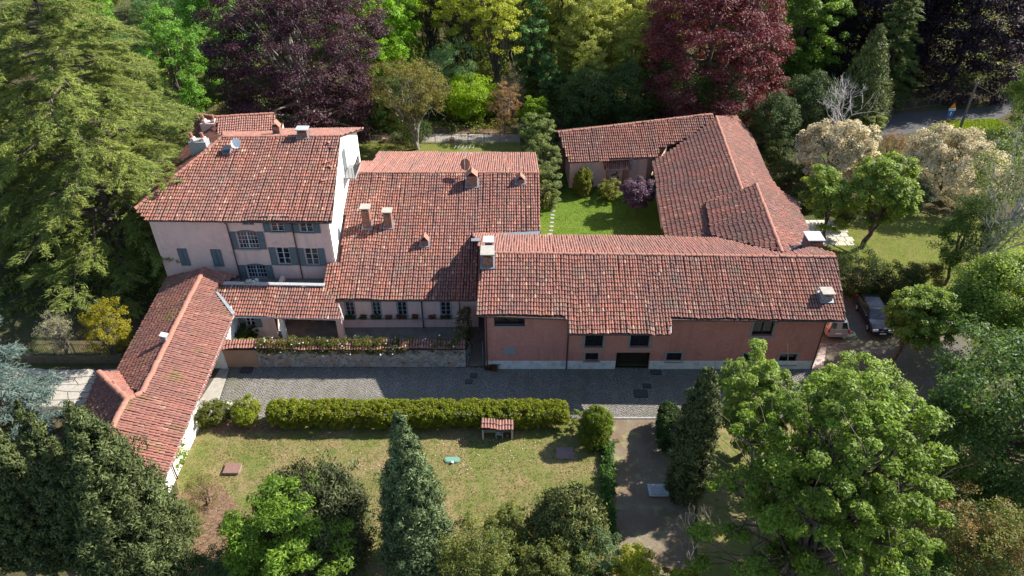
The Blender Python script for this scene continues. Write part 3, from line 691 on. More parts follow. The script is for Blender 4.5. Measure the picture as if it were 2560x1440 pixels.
# ------------------------------------------------------------------ gatehouse wing over the drive
gate = thing('gatehouse', (-24.5, 38, 0), 'long gatehouse wing with a mossy gabled tile roof spanning the drive on the left', 'gatehouse')
R5 = plane3((583, 788, 3.3), (420, 1170, 3.3), (400, 895, 4.6))
R6 = plane3((418, 693, 3.3), (296, 928, 3.3), onp(400, 895, R5))
RG = Roof(gate, 5, mossy=True)
RG.slope(R5, [(512, 671), (600, 690), (545, 714), (540, 735), (583, 788), (400, 1225), (235, 1175), (292, 1045), (317, 998), (354, 983), (475, 740)], light=.22)
RG.slope(R6, [(512, 671), (475, 740), (354, 983), (296, 929), (418, 693)])
ca, cb = at(247, 931, 4.45), onp(317, 998, R5)
R7 = plane3(ca, cb, at(296, 929, 3.35)); RG.slope(R7, [(247, 931), (317, 998), (354, 985), (296, 929)])
R8 = plane3(ca, cb, at(213, 1008, 3.3)); RG.slope(R8, [(247, 931), (317, 998), (292, 1045), (235, 1175), (170, 1110), (213, 1008)])
RG.ridge([onp(512, 671, R5), onp(475, 740, R5), onp(418, 855, R5), onp(354, 983, R5), cb, onp(292, 1045, R5), onp(235, 1175, R5)], r=.20)
RG.ridge([ca, cb], r=.18)
RG.finish()
gutter(gate, onp(583, 790, R5), onp(400, 1227, R5), TIN, .085)
ed = onp(583, 788, R5)
mb = MB(); mb.prism([onp(*v, R5) + np.array([0, 0, .12]) for v in ((539, 733), (548, 735), (590, 787), (581, 790))], (0, 0, .06)); mb.build('valley_flashing', LEAD, gate)
XE, XWt = -21.85, -27.3
FE = Facade((XE, 28.2), (XE, 45.5))
FE.wall(gate, WHITE, 0, 3.25, [(36.35 - 28.2, 0, 41.75 - 28.2, 2.75)], name='east_wall', depth=.4)
FW = Facade((XWt, 49.6), (XWt, 31))
FW.wall(gate, WHITE, 0, 3.3, [(49.6 - 41.75, 0, 49.6 - 37.6, 2.75)], name='west_wall', depth=.4)
for yy in (36.2, 41.95): mb = MB(); mb.box((-24.5, yy, 1.6), (5.2, .3, 3.2)); mb.build('passage_wall', WHITE, gate)
FE.pipe(gate, 31.2 - 28.2, 0, 3.2); FE.pipe(gate, 36.1 - 28.2, 0, 3.2, m=TIN)
p = onp(414, 856, R6); mb = MB(); mb.box((p[0], p[1], p[2] + .3), (.34, .34, .7)); vh = mb.build('roof_vent', LEAD, gate)
mb = MB(); mb.box((p[0] + .05, p[1], p[2] + .68), (.5, .46, .08), tilt=Matrix.Rotation(.3, 3, 'Y')); mb.build('vent_hood', TIN, vh)

# ------------------------------------------------------------------ barns round the inner garden
barn = thing('long_barn', (20, 62, 0), 'long low barn with a wavy dark red tile roof running back from the street house', 'barn')
R9 = plane3((1630, 405, 3.5), (1665, 592, 3.5), (1850, 465, 5.6))
b1, b2 = onp(1790, 292, R9), onp(1856, 478, R9)
R10 = plane3(b1, b2, at(1920, 465, 3.5))
RB = Roof(barn, 6)
RB.slope(R9, [(1630, 405), (1652, 392), (1725, 343), (1790, 292), (1856, 478), (1890, 565), (1800, 606), (1668, 606)], du=.22, dv=.40)
RB.slope(R10, [(1790, 292), (1856, 478), (1975, 570), (1945, 472), (1920, 440), (1882, 342), (1840, 290)], light=.12)
RB.ridge([b1, b2], r=.17)
R11 = plane3((1765, 505, 4.9), (1780, 590, 4.9), (1955, 632, 6.5))
c1, c2 = onp(1890, 460, R11), onp(1955, 632, R11)
R12 = plane3(c1, c2, at(2022, 592, 4.7))
RB.slope(R11, [(1765, 505), (1890, 460), (1955, 632), (1780, 590)], du=.22, dv=.40)
RB.slope(R12, [(1890, 460), (1945, 474), (1990, 502), (2024, 592), (1992, 622), (1955, 632)], light=.12)
RB.ridge([c1, c2], r=.17)
RB.finish()
HB = lambda X, Y: min(height_on(R9, X, Y), height_on(R10, X, Y)) - .2
HC = lambda X, Y: min(height_on(R11, X, Y), height_on(R12, X, Y)) - .2
solid(barn, 'wall', PINK, [(x, y, HB(x, y)) for x, y in ((14.0, 52.0), (21.0, 52), (24.8, 52), (26.3, 74), (22.5, 75.6), (15.4, 69.5))])
solid(barn, 'raised_wall', PINK, [(x, y, HC(x, y)) for x, y in ((17.8, 54.3), (c2[0] - .1, 49.3), (24.9, 53.8), (25.9, 60), (c1[0] + .2, 59.0), (18.5, 59.6))])
gutter(barn, onp(1630, 406, R9) + (0, 0, -.06), onp(1668, 606, R9) + (0, 0, -.06))
gutter(barn, onp(1765, 505, R11) + (0, 0, -.06), onp(1780, 591, R11) + (0, 0, -.06), WOOD_D, .1)
mb = MB(); mb.prism([at(1958, 634, 6.1), at(2016, 618, 5.6), at(2020, 606, 5.6), at(1975, 622, 6.1)], (0, 0, .06)); mb.build('valley_flashing', LEAD, barn)
annex = thing('rear_barn', (11, 72, 0), 'rear barn with a plain slanting tile roof at the back of the inner garden', 'barn')
R13 = plane3((1420, 404, 3.5), (1395, 331, 5.1), (1780, 286, 5.9))
RA = Roof(annex, 7)
RA.slope(R13, [(1420, 405), (1645, 392), (1650, 372), (1722, 345), (1788, 296), (1780, 286), (1395, 331)], du=.23, dv=.40)
e1, e2 = onp(1395, 331, R13), onp(1780, 286, R13)
R13b = plane3(e1, e2, e1 + np.array([1.0, 4, -1.6]))
RA.slope(R13b, None, pts=[e1, e2, e2 + np.array([-.5, 3.5, -1.4]), e1 + np.array([-.9, 3.5, -1.4])], light=.2)
RA.ridge([e1, e2], r=.18)
RA.finish()
gutter(annex, onp(1420, 406, R13) + (0, 0, -.06), onp(1645, 393, R13) + (0, 0, -.06))
solid(annex, 'wall', PINK, [(6.2, 70.8, 3.5), (14.6, 71.8, 3.5), (18, 78.5, 4.4), (6.0, 76.5, 4.0)])
# little tiled porch at the barn door
pp = thing('door_porch', (10.2, 69.4, 0), 'small tiled door porch on two pillars under the rear barn eaves', 'porch')
R14 = plane3((1513, 424, 2.5), (1578, 421, 2.5), (1510, 402, 3.2))
RQ = Roof(pp, 8); RQ.slope(R14, [(1513, 425), (1579, 422), (1572, 398), (1507, 401)], du=.22, dv=.36); RQ.finish()
for x, w in ((1522, .3), (1566, .55)):
    q = onp(x, 424, R14); mb = MB(); mb.box((q[0], q[1] + .35, 1.22), (w, .4, 2.44)); mb.build('pillar', BRICK, pp)
gutter(pp, onp(1513, 426, R14), onp(1579, 423, R14), LEAD, .06)
# brick pier with the blue door
dr = thing('garden_gate', (4.9, 70.5, 0), 'blue door beside a brick pier at the far left of the inner garden', 'gate')
q = at(1389, 424); mb = MB(); mb.box((q[0], q[1], 1.15), (.85, .07, 2.3)); dd = mb.build('door_leaf', mat('blue_door_paint', (.06, .13, .22), .6, .3), dr)
mb = MB(); mb.box((q[0] + .3, q[1] - .06, 1.1), (.05, .08, .18)); mb.build('handle', IRON, dd)
q = at(1406, 424); mb = MB(); mb.box((q[0], q[1], 1.35), (.5, .5, 2.7)); mb.build('brick_pier', BRICK, dr)
mb = MB(); mb.box((q[0], q[1], 2.75), (.62, .62, .1)); mb.build('pier_cap', RIDGE, dr)
# ------------------------------------------------------------------ garden wall along the street and things in the court
gw = thing('garden_wall', (-13, 42.1, 0), 'peeling rubble garden wall with a tile coping between gatehouse and street house', 'wall')
FG = Facade((-22.0, 41.95), (-3.55, 41.95))
FG.wall(gw, RUBBLE, 0, 1.95, name='rubble_face', d=0.0)
FG.box('plaster_end', mat('ochre_pink_plaster', (.46, .27, .18), .92, .1, noise=[(1.5, .4, .65, (.40, .24, .17))]), gw, 0, 0, 2.6, 1.93, .004, .05)
# rubble stones standing proud of the plaster
mb = MB(); rs = np.random.default_rng(21)
for k in range(260):
    a = rs.uniform(2.8, FG.len - .1); z = rs.uniform(.05, 1.8)
    w, h = rs.uniform(.05, .14), rs.uniform(.03, .07); c = FG.p(a, z, .0); mb.box(c, (w * 2, .06, h * 2), tilt=Matrix.Rotation(rs.uniform(-.3, .3), 3, 'Y'))
mb.build('rubble_stones', mat('rubble_stone', (.30, .265, .24), .95, .1, noise=[(3, .4, .6, (.21, .185, .165)), (6, .5, .6, (.34, .30, .27))]), gw, kind='stuff')
wp = np.array([FG.p(0, 1.95, .12), FG.p(FG.len, 1.95, .12), FG.p(0, 2.28, -.62)])
Rw = Roof(gw, 9, mossy=True)
Rw.slope((lambda n: (n, float(n @ wp[0])))(unit(np.cross(wp[1] - wp[0], wp[2] - wp[0]))), None, pts=[FG.p(0, 1.97, .14), FG.p(FG.len, 1.97, .14), FG.p(FG.len, 2.27, -.60), FG.p(0, 2.27, -.60)], du=.21, dv=.36, name='coping', light=.25)
Rw.finish()
cw = thing('court_side_wall', (-3.6, 44.5, 0), 'low side wall with tile coping closing the court beside the alley', 'wall')
mb = MB(); mb.box((-3.75, 44.3, .95), (.3, 4.3, 1.9)); mb.build('wall_face', PINK, cw)
Rc = Roof(cw, 10); q = [np.array(v, float) for v in ((-4.15, 46.6, 1.95), (-4.15, 42.3, 1.95), (-3.4, 42.3, 2.25), (-3.4, 46.6, 2.25))]
n_ = unit(np.cross(q[1] - q[0], q[2] - q[0])); n_ = n_ if n_[2] > 0 else -n_
Rc.slope((n_, float(n_ @ q[0])), None, pts=q, name='coping'); Rc.finish()
def railing_gate(x, y, ang, label, w=1.2, h=1.5, col=None):
    g = thing('alley_gate', (x, y, 0), label, 'gate')
    d = np.array([math.cos(ang), math.sin(ang), 0]); p0 = np.array([x, y, 0])
    for z in (.15, h - .1): mb = MB(); mb.tube([p0 + d * 0 + (0, 0, z), p0 + d * w + (0, 0, z)], .025, 4); mb.build('rail', col or IRON, g)
    for k in range(9):
        q = p0 + d * w * k / 8; mb = MB(); mb.tube([q + (0, 0, .05), q + (0, 0, h)], .018, 4); mb.build('bar', col or IRON, g)
GATEP = mat('grey_gate_paint', (.22, .26, .28), .6, .3)
railing_gate(-3.45, 42.1, math.radians(80), 'open grey gate leaf against the end of the rubble wall in the alley', col=GATEP)
railing_gate(-2.2, 42.1, math.radians(95), 'open grey gate leaf against the left corner of the street house', col=GATEP)

def pot(x, y, z, r, h, label, cat='plant pot', name='terracotta_pot', m=None, plant=None, group=None):
    t = thing(name, (x, y, z), label, cat, group)
    mb = MB(); mb.lathe((x, y, z), [(r * .7, 0), (r, h), (r * 1.08, h), (r * 1.08, h + .05), (r * .85, h + .05), (r * .8, h)], 10); mb.build('pot', m or RIDGE, t); return t
q = at(781, 812); pot(q[0], q[1] + .5, 0, .30, .4, 'left one of two terracotta pots under the loggia roof')
q = at(810, 812); pot(q[0], q[1] + .5, 0, .30, .4, 'right one of two terracotta pots under the loggia roof')
q = at(703, 836); tt = pot(q[0], q[1], 0, .26, .55, 'pale blue bag-covered tub at the foot of the white loggia post', 'tub', 'covered_tub', mat('pale_blue_cover', (.35, .42, .55), .7, .3))

# street furniture in the paving: iron covers, each lying in the setts
COVER = mat('iron_cover', (.06, .06, .062), .7, .3, noise=[(10, .4, .7, (.085, .08, .075))], metal=.3)
def cover(px, py, w, d, label, m=COVER, z=.046, name='manhole_cover'):
    p = at(px, py); t = thing(name, (p[0], p[1], z), label, 'manhole cover')
    mb = MB(); mb.box((p[0], p[1], z), (w, d, .03)); fr = mb.build('cover_frame', IRON, t)
    mb = MB(); mb.box((p[0], p[1], z + .012), (w - .1, d - .1, .03)); mb.build('cover_plate', m, t)
cover(617, 925, .9, .8, 'square iron cover in the setts at the foot of the rubble wall')
cover(1184, 940, .55, .5, 'upper of two small covers in the shaded street left of the red plant')
cover(1172, 955, .55, .5, 'lower of two small covers in the shaded street left of the red plant')
cover(1640, 932, .8, .55, 'iron grating in the setts right of the carriage door')
cover(1602, 985, 1.0, .8, 'largest iron cover in mid street above the dirt path')
cover(1617, 966, .6, .5, 'small iron cover just behind the largest one in the street')

def plate(px, py, w, d, h, m, label, name, cat='cover', rz=0.0):
    p = at(px, py); t = thing(name, (p[0], p[1], 0), label, cat)
    mb = MB(); mb.box((p[0], p[1], h * .4), (w - .08, d - .08, h * .8), rz); mb.build('base', CONC, t)
    mb = MB(); mb.box((p[0], p[1], h * .9), (w, d, h * .2), rz); mb.build('lid', m, t); return t
plate(583, 1175, 1.05, .85, .22, RUST, 'raised rusty steel hatch on the lawn near the gatehouse', 'steel_hatch')
plate(1412, 1134, 1.15, 1.0, .06, mat('dusty_rust_plate', (.235, .15, .135), .85, .2, noise=[(5, .4, .65, (.19, .12, .11))]), 'flat dusty red steel hatch on the lawn near the round clipped bush', 'steel_hatch')
t = plate(1645, 1228, 1.3, .95, .14, mat('weathered_slab', (.34, .36, .37), .9, .2, noise=[(3, .4, .65, (.25, .26, .27))]), 'pale concrete well cover on the shaded ground right of the dirt path', 'well_cover')
p = at(1645, 1228); mb = MB(); mb.box((p[0] - .05, p[1] - .06, .15), (.85, .62, .03)); mb.build('inner_slab', STONE, t)
p = at(1131, 1151)
t = thing('tank_lid', (p[0], p[1], 0), 'oval green plastic tank lid lying in the middle of the front lawn', 'tank lid')
GREENP = mat('green_plastic', (.12, .24, .19), .5, .4)
def oval(n, L, w, z0, z1, c):
    pts = []
    for k in range(n):
        a = 2 * math.pi * k / n; pts.append((c[0] + (L - w) * (1 if math.cos(a) > 0 else -1) + w * math.cos(a), c[1] + w * math.sin(a), z0))
    return pts, (0, 0, z1 - z0)
mb = MB(); mb.prism(*oval(20, .52, .24, 0, .09, p)); mb.build('lid', GREENP, t)
mb = MB(); mb.prism(*oval(20, .44, .17, .09, .115, p)); mb.build('raised_panel', GREENP, t)
p2 = at(1131, 1159); mb = MB(); mb.lathe((p2[0], p2[1], 0), [(.07, 0), (.07, .12), (.09, .12), (.09, .17), (.02, .19)], 8); q = mb.build('valve_cap', PLINTH); tag(q, 'small white pipe cap standing just in front of the oval green lid', 'pipe cap')

# ------------------------------------------------------------------ small shelter with a chair
sx, sy = at(1244, 1098)[0], at(1244, 1098)[1]
sh = thing('garden_shelter', (sx, sy, 0), 'tiny white shelter with one row of roof tiles against the hedge', 'shelter')
SW = mat('shelter_plaster', (.50, .47, .41), .9, .1, noise=[(2, .4, .7, (.40, .37, .31))])
for s in (-1, 1): mb = MB(); mb.box((sx + s * 1.0, sy + .02, .56), (.13, .13, 1.12)); mb.build('post', SW, sh)
mb = MB(); mb.box((sx, sy + .62, .58), (2.1, .08, 1.16)); mb.build('back_wall', SW, sh)
for s in (-1, 1): mb = MB(); mb.box((sx + s * 1.02, sy + .33, .58), (.07, .5, 1.16)); mb.build('side_wall', SW, sh)
q = [np.array(v, float) for v in ((sx - 1.12, sy - .1, 1.14), (sx + 1.12, sy - .1, 1.14), (sx + 1.12, sy + .55, 1.34), (sx - 1.12, sy + .55, 1.34))]
n_ = unit(np.cross(q[1] - q[0], q[2] - q[0])); Rs = Roof(sh, 11); Rs.slope((n_, float(n_ @ q[0])), None, pts=q, du=.2, dv=.36, light=.3); Rs.finish()
CH = mat('weathered_white_wood', (.36, .37, .38), .8, .2)
ch = thing('garden_chair', (sx + .12, sy + .2, 0), 'pale weathered garden chair standing inside the tiny tiled shelter', 'chair')
cx, cy = sx + .12, sy + .22
mb = MB(); mb.box((cx, cy, .43), (.5, .46, .05)); mb.build('seat', CH, ch)
for s in (-1, 1):
    for u in (-1, 1): mb = MB(); mb.box((cx + s * .22, cy + u * .2, .21), (.05, .05, .42)); mb.build('leg', CH, ch)
for k in range(4): mb = MB(); mb.box((cx, cy + .24, .56 + k * .12), (.5, .03, .08)); mb.build('back_slat', CH, ch)
for s in (-1, 1):
    mb = MB(); mb.box((cx + s * .23, cy + .24, .72), (.05, .05, .55)); mb.build('back_post', CH, ch)
    mb = MB(); mb.box((cx + s * .25, cy, .66), (.05, .46, .04)); mb.build('armrest', CH, ch)
pot(cx + .55, cy, 0, .13, .2, 'small terracotta pot beside the garden chair in the shelter')

# ------------------------------------------------------------------ things on the roofs
p = onp(596, 381, R3)
ds = thing('satellite_dish', p, 'white satellite dish standing on the villa roof', 'satellite dish')
mb = MB(); mb.tube([p, p + (0, 0, .55)], .05, 6); mb.build('mast', LEAD, ds)
mb = MB(); c = p + np.array([0, -.05, .85]); a = unit(np.array([.1, -.85, .55])); e1_ = unit(np.cross(a, [0, 0, 1])); e2_ = np.cross(e1_, a)
R_ = [(.02, -.10), (.2, -.08), (.36, -.02), (.42, .05)]; vs = []
for r, d in R_:
    for k in range(16): w = 2 * math.pi * k / 16; vs.append(c + (e1_ * math.cos(w) + e2_ * math.sin(w)) * r + a * d)
mb.add(vs, [(i * 16 + k, i * 16 + (k + 1) % 16, (i + 1) * 16 + (k + 1) % 16, (i + 1) * 16 + k) for i in range(3) for k in range(16)] + [tuple(range(16))]); mb.build('dish', mat('white_dish_paint', (.8, .8, .78), .4, .4), ds)
mb = MB(); mb.tube([c - e2_ * .42, c + a * .5 - e2_ * .05], .02, 5); mb.build('feed_arm', LEAD, ds)
p = onp(567, 388, R3)
sk = thing('roof_hatch', p, 'dark metal roof hatch beside the satellite dish', 'roof hatch')
mb = MB(); mb.box(p + (0, .25, .18), (.62, .7, .5), tilt=Matrix.Rotation(.32, 3, 'X')); mb.build('kerb', LEAD, sk)
mb = MB(); mb.box(p + (0, .22, .48), (.68, .76, .07), tilt=Matrix.Rotation(.32, 3, 'X')); mb.build('lid', mat('dark_hatch_glass', (.03, .04, .05), .2, .6), sk)
for k, (x, y) in enumerate(((822, 360), (828, 373), (824, 408), (814, 410), (826, 421), (810, 455))):
    p = onp(x, y, R3); mb = MB(); mb.add([(TP_V[i] @ np.array([[math.cos(k), math.sin(k), 0], [-math.sin(k), math.cos(k), 0], [0, 0, 1]])) + p + np.array([0, 0, .13]) for i in range(10)], TP_F)
    o = mb.build('loose_tile', mat('loose_tile_clay', (.34, .16, .12), .9, .1)); tag(o, ('topmost loose tile on the villa roof by the right end of its ridge', 'second loose tile from the top near the right verge of the villa roof', 'right one of the loose tiles lying halfway up the villa roof by the balcony', 'middle one of the loose tiles lying halfway up the villa roof by the balcony', 'lower right one of the loose tiles by the balcony on the villa roof', 'lowest loose tile, alone on the villa roof below the others')[k], 'roof tile', 'loose tiles on the villa roof')
p = onp(1168, 440, R2)
dd = thing('dish_antenna', p, 'round rust brown dish behind the hat-topped chimney on the hall ridge', 'satellite dish')
mb = MB(); mb.tube([p, p + (0, 0, 1.0)], .04, 6); mb.build('mast', LEAD, dd)
mb = MB(); c = p + np.array([-.1, 0, 1.15]); a = unit(np.array([-.5, -.7, .35])); e1_ = unit(np.cross(a, [0, 0, 1])); e2_ = np.cross(e1_, a); vs = []
for r, d in R_:
    for k in range(16): w = 2 * math.pi * k / 16; vs.append(c + (e1_ * math.cos(w) + e2_ * math.sin(w)) * r * 1.25 + a * d)
mb.add(vs, [(i * 16 + k, i * 16 + (k + 1) % 16, (i + 1) * 16 + (k + 1) % 16, (i + 1) * 16 + k) for i in range(3) for k in range(16)] + [tuple(range(16))]); mb.build('dish', mat('brown_dish_paint', (.26, .09, .06), .5, .3), dd)
p = onp(1163, 452, R2)
an = thing('tv_antenna', p, 'thin television antenna mast beside the brown dish on the hall roof', 'antenna')
mb = MB(); mb.tube([p, p + (0, 0, 3.4)], .025, 5); mb.build('mast', TIN, an)
for z, L in ((3.3, .8), (2.7, .6)):
    mb = MB(); mb.tube([p + (-L, .2, z), p + (L, -.2, z)], .016, 4)
    mb.build('boom', TIN, an)
    for k in range(6): x = -L + 2 * L * k / 5; mb = MB(); mb.tube([p + (x, -.28, z), p + (x + .1, .28, z)], .009, 4); mb.build('element', TIN, an)

# flowers on the ledge of the hall
BOX = mat('flower_trough', (.10, .06, .04), .9, .1)
# garden lamp in the inner garden
p = at(1640, 600); lm = thing('garden_lamp', p, 'small white garden lamp on a bent stem by the barn', 'lamp')
p = at(1640, 625); mb = MB(); mb.tube([p, p + (0, 0, 1.1), p + (-.25, 0, 1.45), p + (-.55, 0, 1.5)], .03, 5); mb.build('stem', TIN, lm)
mb = MB(); mb.lathe(p + np.array([-.6, 0, 1.42]), [(.05, .14), (.16, .06), (.19, 0), (.02, -.02)], 10); mb.build('lamp_head', mat('lamp_white', (.8, .8, .8), .4, .4), lm)

# ------------------------------------------------------------------ fences
def picket_fence(name, px0, px1, h, n_post, n_bar, label, m=IRON, single=True, z0=0.0, base=None, r=.016):
    a, b = at(*px0), at(*px1); a = a + (0, 0, z0); b = b + (0, 0, z0)
    t = thing(name, (a + b) / 2, label, 'fence'); d = b - a
    for k in range(n_post + 1): q = a + d * k / n_post; mb = MB(); mb.tube([q, q + (0, 0, h + .1)], r * 2.2, 5); mb.build('post', m, t)
    for z in (.12, h - .08): mb = MB(); mb.tube([a + (0, 0, z), b + (0, 0, z)], r * 1.2, 4); mb.build('rail', m, t)
    al = MB()
    for k in range(n_bar):
        q = a + d * (k + .5) / n_bar
        if single: mb = MB(); mb.tube([q, q + (0, 0, h)], r, 4); mb.build('bar', m, t)
        else: al.tube([q, q + (0, 0, h)], r, 4)
    if not single: al.build('bars', m, t, kind='stuff')
    return t
lf = picket_fence('iron_fence', (95, 903), (300, 903), 1.0, 4, 40, 'dark iron railing on a low wall along the drive left of the gatehouse', mat('mossy_iron', (.10, .095, .06), .8, .2), z0=.75)
a, b = at(60, 905), at(310, 905); lw = MB(); lw.box(((a + b) / 2) + (0, 0, .37), (b[0] - a[0], .35, .74)); lw.build('low_wall', mat('dark_mossy_wall', (.12, .10, .075), .95, .1, noise=[(3, .4, .65, (.08, .075, .045))]), lf)
picket_fence('garden_fence', (886, 356), (1292, 356), 1.0, 10, 110, 'long low fence of thin pales along the rear lawn', mat('grey_paling', (.24, .21, .18), .9, .1), single=False)
picket_fence('road_fence', (2190, 285), (2350, 262), 1.4, 5, 20, 'wire fence on thin posts along the shaded road at the top right', mat('fence_post_wood', (.16, .14, .12), .9, .1), single=False)
mb = MB(); p, q = at(2416, 372), at(2466, 355); mb.prism([p, q, q + (0, .25, 0), p + (0, .25, 0)], (0, 0, .55)); tag(mb.build('roadside_wall', CONC), 'short pale concrete wall at the edge of the grass bank by the lower road', 'wall')

# ------------------------------------------------------------------ utility pole and road sign
p = at(2397, 328)
up_ = thing('utility_pole', p, 'bare wooden utility pole leaning on the grass bank by the road', 'utility pole')
top = np.array([p[0], p[1], 0]) + np.array([.1, .2, 0]); hz = z_at(top[0], top[1], 198)
mb = MB(); mb.tube([p, top + (0, 0, hz)], [.17, .12], 8); mb.build('pole', mat('grey_pole_wood', (.20, .16, .12), .9, .1, noise=[(4, .4, .65, (.14, .11, .085))]), up_)
mb = MB(); mb.tube([top + (0, 0, hz - .7), top + (7, 1.0, hz - 4.0)], .02, 4); mb.build('stay_wire', IRON, up_)
mb = MB(); mb.lathe(top + np.array([.15, 0, hz - .6]), [(.04, 0), (.07, .05), (.05, .12), (.02, .16)], 8); mb.build('insulator', FRAME, up_)
p = at(2368, 306)
sg = thing('road_sign', p, 'yellow warning triangle above a white and a blue panel on a post by the road', 'road sign')
mb = MB(); mb.tube([p, p + (0, 0, 2.6)], .035, 6); mb.build('post', LEAD, sg)
c = p + np.array([0, -.06, 0])
def flat(pts, m, name, parent, dy=0.0, th=.02):
    mb = MB(); mb.prism([c + np.array([x, dy, z]) for x, z in pts], (0, th, 0)); return mb.build(name, m, parent)
SR = mat('sign_red', (.55, .03, .02), .5, .4); SY = mat('sign_yellow', (.75, .40, .02), .5, .4); SB = mat('sign_blue', (.02, .13, .50), .5, .4); SWH = mat('sign_white', (.75, .75, .75), .5, .4); SK = mat('sign_black', (.01, .01, .01), .5, .4)
tri = flat([(-.45, 1.95), (.45, 1.95), (0, 2.75)], SR, 'warning_triangle', sg)
flat([(-.31, 2.03), (.31, 2.03), (0, 2.58)], SY, 'yellow_field', tri, -.012, .01)
for s in (-1, 1): flat([(s * .14, 2.07), (s * .10, 2.07), (s * .03, 2.22), (s * .04, 2.38), (s * .07, 2.38), (s * .065, 2.23)], SK, 'narrowing_mark', tri, -.02, .006)
wpn = flat([(-.42, 1.62), (.42, 1.62), (.42, 1.90), (-.42, 1.90)], SWH, 'white_panel', sg)
for x0, x1 in ((-.3, -.18), (-.14, -.02), (.02, .10), (.14, .3)): flat([(x0, 1.72), (x1, 1.72), (x1, 1.80), (x0, 1.80)], SK, 'text_mark', wpn, -.01, .006)
bp = flat([(-.36, .85), (.36, .85), (.36, 1.58), (-.36, 1.58)], SB, 'blue_panel', sg)
flat([(-.035, .95), (.035, .95), (.035, 1.25), (.12, 1.25), (0, 1.46), (-.12, 1.25), (-.035, 1.25)], SWH, 'white_arrow', bp, -.01, .006)

